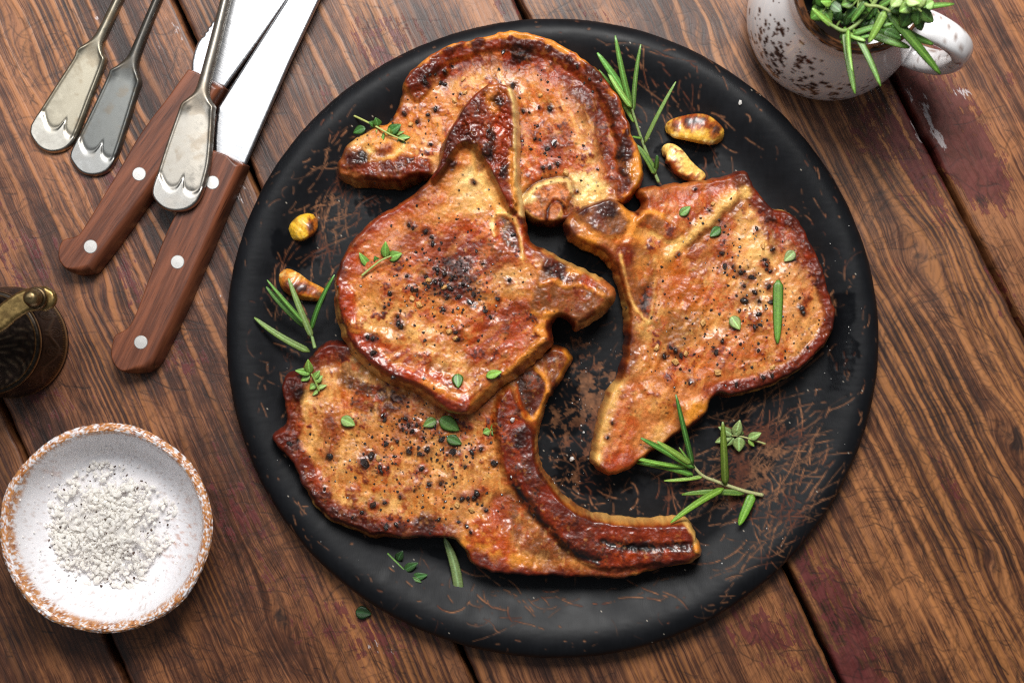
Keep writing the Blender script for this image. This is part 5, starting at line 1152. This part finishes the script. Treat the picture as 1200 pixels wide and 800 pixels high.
    for _ in range(160):
        a = q.rand() * 6.283; r = 70 + 26 * q.rand(); x = cx + r * math.cos(a) * S; y = cy + r * math.sin(a) * S
        t = math.hypot(x - c.x, y - c.y) / R; z = float(np.interp(t, [0, .25, .5, .68, .82, .895], [.006, .006, .0070, .0105, .020, .031])); sz = (.7 + 1.1 * q.rand() ** 2) * S
        pts.append(((x, y, z + sz * .5), sz))
    o = crystals('salt_heap', pts, 3, SALT, .5); tag(o, 'heap of coarse white salt crystals in the ceramic bowl', 'salt', None, 'stuff')
    # mound that carries the crystals
    gx = np.linspace(-86, 86, 60); A, B = np.meshgrid(gx, gx); Z = np.vectorize(lambda u, v: hz(cx + u * S, cy + v * S))(A, B) - .0012
    V = np.stack([cx + A * S, cy + B * S, Z], -1).reshape(-1, 3); id_ = np.arange(3600).reshape(60, 60)
    F = np.stack([id_[:-1, :-1], id_[:-1, 1:], id_[1:, 1:], id_[1:, :-1]], -1).reshape(-1, 4)
    keep = np.hypot(A, B).ravel()[F].max(1) < 44; F = F[keep]
    mo = link('salt_bed', mesh('salt_bed', V, F), None, SALT); tag(mo, 'fine salt packed under the coarse crystals in the bowl', 'salt', None, 'stuff')
    for _ in range(230):
        a = q.rand() * 6.283; r = math.sqrt(q.rand()) * 80; x = cx + r * math.cos(a) * S; y = cy + r * math.sin(a) * S; sz = (.7 + 1.5 * q.rand() ** 2) * S
        spk.append(((x, y, hz(x, y) + 1.5 * S + sz * .6), sz))
    o = crystals('pepper_specks', spk, 6, plain_mat('pepper_speck', (70, 50, 38), .6, var=.6, vscale=700), .5); tag(o, 'black and tan pepper specks mixed into the bowl of salt', 'pepper', None, 'stuff')
salt_bowl()

# ------------------------------------------------------------------ spotted mug with herbs
MUGZ = .020; MB = W(975, 18, MUGZ); MC = Vector((MB.x, MB.y, 0))
def build_mug():
    Rb = 99 * S * (H - MUGZ) / H
    root = empty('mug', MC, 'white glazed mug with brown speckles and a loop handle, full of fresh herbs', 'mug')
    rr = .0325; h = .092
    prof = [(.0005, .0015), (Rb * .80, .0015), (Rb * .90, .003), (Rb * .975, .010), (Rb, .020), (Rb * .975, .034), (Rb * .91, .048), (Rb * .82, .062), (Rb * .745, .074), (rr + .0012, .084), (rr + .0014, h - .002), (rr, h), (rr - .0028, h - .001), (rr - .0034, h - .006), (rr - .002, .070), (Rb * .84, .045), (Rb * .9, .02), (Rb * .7, .006), (.0005, .005)]
    pr = smoothprof(prof, 9)
    q = np.random.RandomState(31)
    th0 = math.radians(237)
    spots = []
    for _ in range(260):
        th = th0 + q.randn() * .45; z = .036 + q.randn() * .014; spots.append((th, z, (.4 + 2.2 * q.rand() ** 3) * .001))
    for _ in range(90): spots.append((math.radians(205) + q.randn() * .25, .050 + q.randn() * .014, (.3 + .9 * q.rand() ** 3) * .001))
    for _ in range(60): spots.append((math.radians(285) + q.randn() * .25, .03 + q.randn() * .012, (.3 + .7 * q.rand() ** 3) * .001))
    spots += [(math.radians(218), .045, .0031), (math.radians(222), .043, .0024), (math.radians(214), .047, .0020), (math.radians(215), .0515, .0015), (math.radians(252), .037, .0022), (math.radians(250), .034, .0018), (math.radians(247), .029, .0017), (math.radians(200), .06, .0015), (math.radians(258), .046, .0016)]
    outer_end = 11 * 9
    def colf(A, I, V):
        col = np.ones((len(V), 3)) * lin((242, 240, 240)); out = I <= outer_end
        z = V[:, 2]; r = np.hypot(V[:, 0], V[:, 1]); m = np.zeros(len(V))
        xx = A * .04; nz = fbm(A * 45, z * 1000, 1.1, 8, 2)
        for (th, zz, rad) in spots:
            dth = (A - th + math.pi) % (2 * math.pi) - math.pi
            sel = (np.abs(dth) < .16) & (np.abs(z - zz) < .008) & out
            if not sel.any(): continue
            d = np.hypot(dth[sel] * r[sel], z[sel] - zz) / rad + .45 * nz[sel]
            m[sel] = np.maximum(m[sel], 1 - sm(.6, 1.25, d))
        col = mix(col, lin((104, 62, 38)), m * .95); col = mix(col, lin((40, 24, 17)), sm(.85, 1, m) * .7)
        rim = sm(h - .0085, h - .0035, z + .0012 * fbm(A * 14, z * 0, 1, 5, 2)) * sm(outer_end - 17, outer_end - 6, I + 3 * fbm(A * 10, z * 0, 1, 6, 2))
        col = mix(col, lin((92, 56, 32)), rim); col = mix(col, lin((40, 24, 16)), rim * sm(-.3, .35, fbm(A * 9, I * .33, 1, 7, 3)))
        inn_shade = I > outer_end + 14
        col[inn_shade] = lin((58, 38, 28))  # inside darkened in colour: shade around the herbs painted over the white glaze
        return col
    m = attr_mat('mug_glaze', .12, .3, .05)
    o = lathe('mug_body', pr, 360, root, m, colf); o.matrix_parent_inverse = Matrix.Identity(4)
    # handle: a strap bent into a loop
    dr = Vector((.887, -.46, 0)).normalized(); sd = Vector((0, 0, 1)).cross(dr)
    pts = [(Rb * .70, .078), (Rb * .95, .0825), (Rb * 1.20, .080), (Rb * 1.38, .069), (Rb * 1.42, .052), (Rb * 1.34, .034), (Rb * 1.16, .024), (Rb * .98, .022), (Rb * .88, .024)]
    P = catmull(np.array(pts), 8, False); V = []; F = []; C = []; seg = 20; n = len(P)
    for i, (r, z) in enumerate(P):
        d = P[min(i + 1, n - 1)] - P[max(i - 1, 0)]; d = d / np.linalg.norm(d); nrm = (-d[1], d[0])
        t = i / (n - 1); wd = .0066 + .0016 * abs(2 * t - 1) ** 2; thk = .0048
        for j in range(seg):
            a = 2 * math.pi * j / seg
            ox = wd * math.copysign(abs(math.cos(a)) ** .8, math.cos(a)); oy = thk * math.copysign(abs(math.sin(a)) ** .8, math.sin(a))
            p = dr * (r + nrm[0] * oy) + Vector((0, 0, z + nrm[1] * oy)) + sd * ox
            V.append(tuple(p)); C.append((r, z, ox))
    F = [(i * seg + j, i * seg + (j + 1) % seg, (i + 1) * seg + (j + 1) % seg, (i + 1) * seg + j) for i in range(n - 1) for j in range(seg)]
    V = np.array(V); x, y = V[:, 0] / S, V[:, 2] / S
    col = np.ones((len(V), 3)) * lin((242, 240, 240))
    me = mesh('handle', V, F, mix(col, lin((120, 78, 50)), sm(.25, .5, fbm(x + V[:, 1] / S, y, 4, 12, 3)) * .8))
    ho = link('handle', me, root, m); ho.matrix_parent_inverse = Matrix.Identity(4)
    return root
build_mug()
def mug_herbs():
    A, B, Cc, D = (74, 122, 44), (56, 100, 34), (104, 150, 62), (46, 86, 32)
    z = .094
    grp = 'herbs in the mug'
    sprig('rosemary_sprig', 'rosemary sprig in the mug with two leaves hanging down its front', 'rosemary', grp, [(1035, -12, z - .008), (1012, 20, z + .008), (992, 36, z + .010), (975, 30, z + .010), (962, 20, z + .012)], 2.4,
          [(990, 32, 1002, 110, 10, z + .008, z + .012, (76, 122, 42)), (994, 34, 999, 84, 6, z + .012, z + .022, (104, 152, 60)), (1000, 34, 1032, 101, 9, z + .010, z + .014, (74, 118, 40)), (994, 40, 1014, 48, 7, z + .010, z + .014, (96, 146, 52)), (985, 50, 1020, 42, 8, z + .006, z + .014, A), (1000, 40, 1046, 28, 8, z + .012, z + .018, A), (975, 30, 952, 10, 8, z + .010, z + .014, Cc)], (128, 150, 84))
    sprig('rosemary_sprig', 'long leaved rosemary sprig reaching over the mug handle', 'rosemary', grp, [(1000, -20, z - .010), (1012, 4, z + .014), (1030, 8, z + .018), (1044, 14, z + .020)], 2.2,
          [(1040, 14, 1102, 87, 13, z + .016, z + .008, (72, 118, 38), (110, 150, 60)), (1037, 14, 1018, 50, 11, z + .020, z + .016, (118, 162, 66), (150, 188, 96)), (1052, 32, 1094, 52, 10, z + .012, z + .006, (64, 108, 38)), (1020, 40, 1066, 56, 11, z + .006, z + .008, (74, 120, 40)), (1044, 14, 1118, 5, 9, z + .018, z + .018, (82, 134, 48)), (1030, 8, 1062, -14, 9, z + .018, z + .024, A), (1016, 2, 998, 26, 9, z + .016, z + .012, (68, 116, 40)), (1046, 12, 1078, 20, 9, z + .016, z + .014, B)], (140, 156, 90))
    def thy(label, pts, lv): sprig('thyme_sprig', label, 'thyme', grp, pts, 1.5, lv, (140, 160, 84), 'round')
    thy('thyme sprig in the mug with broad leaves at its inner rim', [(990, -10, z - .006), (972, 6, z + .008), (964, 14, z + .010)], [(966, 12, 950, 22, 16, z + .010, z + .006, A), (968, 6, 956, -10, 14, z + .010, z + .014, B), (966, 14, 974, 26, 13, z + .010, z + .008, (66, 108, 40)), (974, 4, 986, 14, 14, z + .008, z + .010, D), (974, 2, 962, 2, 12, z + .012, z + .014, (96, 148, 56)), (978, -4, 990, -12, 14, z + .010, z + .014, A)])
    thy('thyme sprig rising from the middle of the herb mug', [(1004, -20, z - .004), (1006, 0, z + .010), (1004, 16, z + .010)], [(1004, 10, 992, 22, 12, z + .012, z + .008, D), (1006, 6, 1020, 14, 13, z + .014, z + .012, A), (1004, -2, 990, -8, 13, z + .014, z + .016, A), (1008, -6, 1024, -10, 13, z + .016, z + .018, Cc), (1004, 16, 1008, 30, 11, z + .010, z + .006, (48, 90, 34)), (1000, 2, 986, 6, 11, z + .014, z + .012, (86, 136, 54))])
    thy('pale leaved thyme sprig at the handle end of the herb mug', [(1030, -25, z), (1052, -6, z + .022), (1072, 8, z + .026), (1080, 14, z + .026)], [(1056, -4, 1044, 8, 14, z + .024, z + .024, (126, 166, 92)), (1060, -4, 1072, -14, 13, z + .024, z + .028, (110, 158, 72)), (1068, 6, 1054, 14, 12, z + .026, z + .024, (122, 168, 80)), (1072, 6, 1086, -4, 13, z + .026, z + .028, (116, 160, 78)), (1076, 12, 1074, 30, 13, z + .024, z + .018, (84, 130, 60)), (1078, 12, 1094, 26, 12, z + .024, z + .018, (72, 114, 50)), (1066, 14, 1056, 32, 14, z + .022, z + .016, (58, 102, 40)), (1074, 20, 1080, 36, 11, z + .02, z + .014, (62, 108, 44)), (1084, 8, 1094, 2, 11, z + .026, z + .026, (126, 168, 92)), (1062, 0, 1078, 4, 12, z + .028, z + .03, (134, 176, 96))])
    thy('dark thyme sprig low inside the mug behind the rosemary', [(1015, 5, z - .016), (1022, 22, z - .006), (1030, 34, z - .002)], [(1024, 24, 1010, 30, 13, z - .002, z - .004, D), (1026, 26, 1040, 20, 13, z - .002, z, D), (1030, 34, 1022, 44, 12, z - .002, z - .006, (40, 78, 30)), (1030, 34, 1046, 38, 12, z - .002, z - .004, B), (1022, 20, 1012, 12, 12, z, z + .002, B), (1036, 36, 1056, 46, 12, z - .002, z - .002, (66, 110, 44))])
mug_herbs()
def mug_fill():
    q = random.Random(21)
    names = ['thyme sprig packed deep against the near rim of the mug', 'thyme sprig packed deep in the mug under the rosemary stem', 'thyme sprig packed deep in the mug toward the frame edge', 'thyme sprig packed deep in the mug on the handle side']
    for k, (cx, cy) in enumerate(((985, 34), (1008, 28), (972, -4), (1040, 28))):
        lv = []
        for j in range(13):
            x = cx + q.uniform(-17, 17); y = cy + q.uniform(-14, 12); a = q.uniform(0, 6.28); L = q.uniform(11, 17)
            if math.hypot(x - 1013, y + 18) > 60: continue
            z0 = .080 + q.uniform(0, .014); g = q.choice([(52, 94, 34), (66, 112, 42), (84, 132, 54), (44, 82, 30)])
            lv.append((x, y, x + L * math.cos(a), y + L * math.sin(a), q.uniform(9, 13), z0, z0 + q.uniform(-.003, .003), g))
        sprig('thyme_sprig', names[k], 'thyme', 'herbs in the mug', [(1013, -10, .06), (cx - 4, cy - 4, .080), (cx + 4, cy + 5, .088)], 1.5, lv, (120, 144, 74), 'round')
mug_fill()

# ------------------------------------------------------------------ cutlery: three silver handles
SILVER = Sh('old_silver')
SILVER.set(Base_Color=SILVER.attr('col'), Metallic=1.0, Roughness=SILVER.attr('rough', 'Fac'))
SILVER.bump(SILVER.noise(SILVER.pos(), 1800, 3), .06, .0003); SILVER = SILVER.m
def cutlery(outline, axis, label, zc, zbase, tint, tilt=0.0, warm=0.0, seed=0, dull=0.0):
    f = Field(outline, .8, 0, seed, 6)
    X, Y = f.X, f.Y; (ax, ay), (bx, by) = axis           # axis from tip to stem
    L = math.hypot(bx - ax, by - ay); ux, uy = (bx - ax) / L, (by - ay) / L
    v = (X - ax) * ux + (Y - ay) * uy; w = -(X - ax) * uy + (Y - ay) * ux
    half = 27.0; u = np.clip(w / half, -1, 1)
    stem = sm(118, 150, v)
    prof = np.sqrt(np.clip(1 - (1 - np.clip(f.d / (3.0 + 5 * stem), 0, 1)) ** 2, 0, 1))
    z = .0022 * prof + .0012 * stem * prof
    # fiddle end: raised border and a two-lobed scroll
    vl = 32 - 9 * np.sin(np.pi * np.clip(np.abs(u), 0, 1)) ** 1 + 6 * np.abs(u) ** 2 - 0 + 8 * np.exp(-(u / .10) ** 2)
    pad = sm(7, -6, v - vl)
    z = z + .0010 * pad * prof - .0003 * np.exp(-((v - vl - 2.5) / 3.0) ** 2) * prof
    z = z + .0006 * np.exp(-((f.d - 3.5) / 1.8) ** 2) * (1 - stem) * (1 - pad)
    z = z + .0008 * np.exp(-((v - 126) / 9) ** 2) * sm(.4, 1.0, np.abs(w) / 16) * prof
    z = z + .0009 * np.cos(np.clip(w / half, -1, 1) * 1.5) * (1 - pad) * .8
    n1 = fbm(X, Y, 18, seed + 3, 4); n2 = fbm(X, Y, 5, seed + 4, 3)
    c = np.ones((len(X), 3)) * lin(tint)
    edge = sm(9, 2, f.d) * (1 - pad) * (1 - .4 * stem)
    c = mix(c, lin((104, 92, 74)), np.clip(edge * sm(-.25, .35, n2 + .5 * n1), 0, 1) * .55)
    c = mix(c, lin((122, 102, 76)), sm(.15, .55, n1) * (.25 + warm)); c = mix(c, lin((70, 64, 58)), np.exp(-((v - vl - 2.5) / 2.6) ** 2) * .35)
    c = mix(c, lin((186, 184, 180)), pad * .5)
    c = mix(c, lin((92, 84, 76)), stem * dull)
    rough = np.clip(.36 + .08 * n1 + .10 * n2 + .12 * edge - .08 * pad + .1 * dull, .15, .6)
    zb = zbase + tilt * v
    root = empty('silver_cutlery', W(ax, ay, zbase), label, 'cutlery', 'silver cutlery handles')
    zone = (v > 132).astype(int)
    f.build(['handle', 'stem'], z + zb, zb - .0004, zc, root, c, zone, SILVER, {'rough': rough})
cutlery([(61, 179), (46, 174), (35, 160), (34, 150), (38, 140), (62, 102), (84, 68), (87, 60), (91, 55), (97, 51), (106, 44), (113, 34), (122, 16), (131, -2), (150, -42), (172, -90), (182, -86), (163, -42), (144, -2), (133, 22), (124, 42), (120, 53), (121, 62), (124, 68), (122, 76), (108, 112), (90, 158), (78, 174)], ((61, 179), (150, -42)),
        'pale worn silver handle, farthest from the knives', .004, .0006, (168, 160, 142), 0, .10, 3)
cutlery([(105, 206), (92, 201), (82, 188), (81, 180), (86, 168), (106, 128), (124, 90), (128, 81), (137, 75), (148, 65), (156, 48), (168, 20), (177, -1), (194, -42), (214, -90), (225, -87), (206, -42), (189, -1), (178, 26), (167, 55), (161, 76), (163, 88), (165, 96), (161, 108), (148, 150), (134, 190), (122, 203)], ((105, 206), (196, -42)),
        'dark tarnished silver handle, the middle one beside the pale worn one', .004, .0006, (120, 121, 118), 0, .05, 13, .55)
cutlery([(204, 248), (190, 244), (179, 233), (177, 222), (182, 204), (194, 165), (207, 128), (211, 119), (218, 113), (226, 105), (232, 88), (240, 58), (255, 0), (265, -42), (276, -90), (288, -88), (278, -42), (268, 0), (256, 52), (248, 84), (244, 106), (246, 116), (251, 124), (250, 134), (247, 180), (243, 204), (234, 232), (221, 245)], ((205, 248), (271, -42)),
        'bright silver handle lying across both knife handles', .022, .0185, (166, 160, 150), -.000012, .12, 23)

# ------------------------------------------------------------------ two knives with riveted wooden handles
def handle_mat():
    s = Sh('rosewood_scales'); g = s.attr('grain', 'Vector')
    a = s.noise(s.vmath('MULTIPLY', g, (260, 14, 1)), 1.0, 4, .6); b = s.noise(s.vmath('MULTIPLY', g, (1500, 45, 1)), 1.0, 3, .6)
    c = s.mixc(lin((76, 40, 26)), lin((128, 73, 48)), s.ramp(a, .3, .7)); c = s.mixc(c, lin((46, 22, 16)), s.math('MULTIPLY', s.ramp(b, .56, .70), .75))
    s.set(Base_Color=c, Roughness=.42, Specular_IOR_Level=.4); s.bump(s.math('ADD', a, b), .25, .0003); return s.m
SCALES = handle_mat()
BLADE = Sh('satin_steel')
_mp = BLADE.n('ShaderNodeMapping'); BLADE.put(_mp.inputs[0], BLADE.attr('grain', 'Vector')); _mp.inputs['Scale'].default_value = (150, 3500, 1)
_n = BLADE.noise(_mp.outputs[0], 1.0, 2)
BLADE.set(Base_Color=BLADE.mixc(lin((182, 184, 188)), lin((212, 213, 215)), BLADE.ramp(BLADE.noise(_mp.outputs[0], .6, 4), .35, .65)), Metallic=1.0, Roughness=BLADE.ramp(_n, .3, .7, .30, .40)); BLADE.bump(_n, .05, .0002); BLADE = BLADE.m
RIVET = plain_mat('aluminium_rivet', (206, 204, 200), .45, .85, bump=(1500, .1, .0002))
def knife(handle, axis, blade, rivets, label, z0, thick, bz, serr=None, edge=12):
    (ax, ay), (bx, by) = axis; L = math.hypot(bx - ax, by - ay); ux, uy = (bx - ax) / L, (by - ay) / L
    root = empty('kitchen_knife', W((ax + bx) / 2, (ay + by) / 2, 0), label, 'knife', 'knives with wooden handles')
    f = Field(handle, .9, .3, 5, 5); v = (f.X - ax) * ux + (f.Y - ay) * uy; w = -(f.X - ax) * uy + (f.Y - ay) * ux
    zt = z0 + thick; Rr = 3 + 7 * sm(-4, 14, w)        # rounder along the shaded flank
    prof = np.sqrt(np.clip(1 - (1 - np.clip(f.d / Rr, 0, 1)) ** 2, 0, 1))
    z = z0 + thick * (.25 + .75 * prof) + .00008 * fbm(w, v * .1, 3, 4, 2)
    gr = np.stack([w * S, v * S, np.zeros(len(v))], 1)
    grip = f.build(['handle'], z, z0 + .0002, .012, root, None, None, SCALES, {'grain': gr})[0]
    # blade: solid plate with a ground bevel on its edge
    fb = Field(blade, 1.2, 0, 6, 0 if serr is None else 0); v = (fb.X - ax) * ux + (fb.Y - ay) * uy; w = -(fb.X - ax) * uy + (fb.Y - ay) * ux
    zz = bz + .0018 * np.clip(fb.d / 2.0 + .1, 0, 1) + 0.000004 * w
    fb.build(['blade'], zz, bz, .012, root, None, None, BLADE, {'grain': np.stack([w * S, v * S, np.zeros(len(v))], 1)})
    for (x, y) in rivets:
        p = W(x, y, zt); n = 24; V = [(p.x, p.y, zt + .00035)]; F = []
        for rr, dz in ((.0034, .0003), (.00372, .00005), (.00372, -.003)):
            for j in range(n): a = 2 * math.pi * j / n; V.append((p.x + rr * math.cos(a), p.y + rr * math.sin(a), zt + dz))
        for j in range(n): F.append((0, 1 + j, 1 + (j + 1) % n))
        for k in range(2):
            for j in range(n): F.append((1 + k * n + j, 1 + (k + 1) * n + j, 1 + (k + 1) * n + (j + 1) % n, 1 + k * n + (j + 1) % n))
        link('rivet', mesh('rivet', np.array(V), F, None, None, False), grip, RIVET)
def serrated(pts):
    out = []
    for (a, b) in zip(pts[:-1], pts[1:]):
        n = max(int(math.hypot(b[0] - a[0], b[1] - a[1]) / 7), 1)
        for k in range(n):
            for t, o in ((0, 0), (.5, 1.6)):
                tt = (k + t) / n; d = np.array(b) - np.array(a); d = d / np.linalg.norm(d)
                out.append((a[0] + (b[0] - a[0]) * tt - d[1] * o, a[1] + (b[1] - a[1]) * tt + d[0] * o))
    return out
knife([(217, 86), (223, 81), (240, 88), (261, 100), (262, 108), (240, 142), (200, 196), (162, 250), (116, 312), (105, 320), (91, 322), (78, 317), (69, 305), (69, 291), (75, 280), (89, 276), (98, 267), (130, 215), (165, 156), (195, 116)], ((84, 308), (243, 92)),
      [(222, 84), (222, 72), (225, 58), (229, 48), *serrated([(233, 42), (249, 18), (262, 0), (300, -60), (325, -100)]), (390, -100), (372, -60), (335, 0), (300, 50), (262, 102), (245, 96)],
      [(163, 204), (106, 289)], 'bread knife with a serrated blade and wooden handle, lower of the two', .0004, .0148, .0062, True)
knife([(244, 178), (252, 176), (270, 182), (287, 191), (286, 200), (264, 250), (238, 312), (210, 375), (188, 420), (178, 432), (168, 437), (146, 437), (134, 428), (130, 414), (132, 400), (136, 391), (152, 381), (165, 352), (182, 305), (199, 264), (225, 215)], ((152, 425), (268, 184)),
      [(250, 182), (251, 150), (254, 125), (275, 92), (334, 0), (398, -100), (420, -100), (374, 0), (340, 72), (287, 194)],
      [(249, 214), (208, 307), (165, 401)], 'broad bladed kitchen knife with three rivets, nearest the plate', .0004, .0152, .0086)

# ------------------------------------------------------------------ brass pepper mill
def mill():
    c0 = W(8, 401, .012); R = 66 * S * (H - .012) / H
    root = empty('pepper_mill', (c0.x, c0.y, 0), 'dark engraved brass pepper mill with a crank arm and round nut', 'pepper mill')
    def brass(name, dark, lo):
        s = Sh(name); c = s.attr('col'); n = s.noise(s.pos(), 500, 4)
        s.set(Base_Color=s.mixc(c, s.ramp(n, .3, .7, .75, 1.2), 1.0, 'MULTIPLY'), Metallic=.9, Roughness=s.ramp(n, .3, .7, lo, lo + .15)); s.bump(n, .12, .0004); return s.m
    BR = brass('aged_brass', True, .30)
    # body: foot, engraved band, shoulder ring
    prof = smoothprof([(.0005, .001), (R * .9, .001), (R * .99, .002), (R, .005), (R * .985, .008), (R * .975, .010), (R * .955, .018), (R * .925, .028), (R * .90, .036), (R * .885, .0385), (R * .90, .0405), (R * .885, .0425), (R * .84, .043)], 7)
    def orn(A, z):
        t = A * 9.0; zz = (z - .022) / .0125
        vine = np.exp(-((zz - .55 * np.sin(t)) / .16) ** 2)
        ph = np.round((t - math.pi / 2) / math.pi); tc = math.pi / 2 + ph * math.pi; sg = np.where(ph % 2 == 0, 1, -1)
        dx = (t - tc) / 1.15; dy = zz + .12 * sg; rr = np.hypot(dx, dy); an = np.arctan2(dy, dx)
        spiral = np.exp(-((((rr * 3.4 - sg * an / (2 * math.pi)) % 1) - .5) / .2) ** 2) * (rr < .75)
        leafy = np.clip(1.2 - 4.0 * np.abs(np.hypot(dx * .8, dy - .7 * sg) - .25), 0, 1) * np.abs(np.cos(3 * an))
        inb = sm(1.15, .95, np.abs(zz))
        return np.clip(np.maximum(np.maximum(vine, spiral), leafy * .8) * inb, 0, 1)
    def wob(A, I, Rr, Z): return Rr + .0005 * orn(A, Z) * (Rr > R * .86), Z
    def colf(A, I, V):
        z = V[:, 2]; o = orn(A, z); c = np.ones((len(V), 3)) * lin((34, 29, 26)); c = mix(c, lin((120, 108, 90)), o * .45)
        ring = np.exp(-((z - .0405) / .0011) ** 2) + np.exp(-((z - .005) / .0015) ** 2); c = mix(c, lin((190, 162, 112)), np.clip(ring, 0, 1) * .9)
        rope = sm(.0, .6, np.sin(A * 150)) * np.exp(-((z - .0085) / .0012) ** 2); return mix(c, lin((160, 128, 82)), np.clip(rope, 0, 1) * .7)
    o = lathe('mill_body', prof, 560, root, BR, colf, (0, 0), wob); o.matrix_parent_inverse = Matrix.Identity(4)
    dome = smoothprof([(R * .84, .0428), (R * .82, .0445), (R * .76, .0465), (R * .62, .0515), (R * .42, .0580), (R * .25, .0640), (R * .16, .070), (R * .15, .078), (R * .13, .080), (.0003, .0802)], 10)
    def fe(A, I): return np.clip(np.sin(A * 26 + 2.2 * np.sin(I * .16) + 1.2 * np.sin(A * 5)) * np.sin(I * .24 + 2 * np.sin(A * 6)), 0, 1)
    def wob2(A, I, Rr, Z): return Rr, Z + .0005 * fe(A, I) * (Rr < R * .76) * (Rr > R * .2)
    def col2(A, I, V):
        c = np.ones((len(V), 3)) * lin((44, 35, 30)); c = mix(c, lin((112, 96, 76)), fe(A, I) * .45); return mix(c, lin((190, 152, 98)), sm(10, 4, I) * .7)
    o = lathe('domed_lid', dome, 260, root, BR, col2, (0, 0), wob2); o.matrix_parent_inverse = Matrix.Identity(4)
    # crank arm with rounded end, lying on top, and the nut
    za = .0800; kz = S * (H - za) / H
    pts = [(-78, 418), (-60, 402), (-40, 392), (-20, 384), (-2, 376), (12, 364), (28, 354), (44, 350), (54, 350)]
    P = catmull(np.array(pts, float), 6, False); left = []; right = []
    for i, p in enumerate(P):
        d = P[min(i + 1, len(P) - 1)] - P[max(i - 1, 0)]; d /= np.linalg.norm(d); t = i / (len(P) - 1)
        w = 15 - 2 * math.sin(t * 3.1) ; left.append(p + np.array([d[1], -d[0]]) * w); right.append(p - np.array([d[1], -d[0]]) * w)
    endc = [P[-1] + 13.5 * np.array([math.cos(a), math.sin(a)]) for a in np.linspace(-1.3, 1.3, 7)]
    f = Field(np.array(left + endc + right[::-1]), 1.0, 0, 2, 0)
    z = za + .0026 * np.sqrt(np.clip(1 - (1 - np.clip(f.d / 4.5, 0, 1)) ** 2, 0, 1))
    n = fbm(f.X, f.Y, 9, 4, 3); c = np.ones((len(z), 3)) * lin((140, 116, 72)); c = mix(c, lin((92, 72, 44)), sm(-.1, .5, n) * .6)
    arm = f.build(['crank_arm'], z, za, za, root, c, None, BR)[0]
    kc = W(40, 349, .088); r = 12.2 * S * (H - .088) / H
    pr = smoothprof([(r * .6, .0822), (r * 1.06, .0828), (r * 1.1, .085), (r * 1.02, .0865), (r * .84, .0872), (r * .86, .0895), (r * .80, .0925), (r * .5, .0950), (.0002, .0957)], 8)
    def colk(A, I, V): return mix(np.ones((len(V), 3)) * lin((118, 100, 70)), lin((70, 56, 38)), np.exp(-((V[:, 2] - .087) / .001) ** 2) * .9)
    lathe('crank_nut', pr, 64, arm, BR, colk, (kc.x, kc.y))
mill()
bpy.context.view_layer.update()
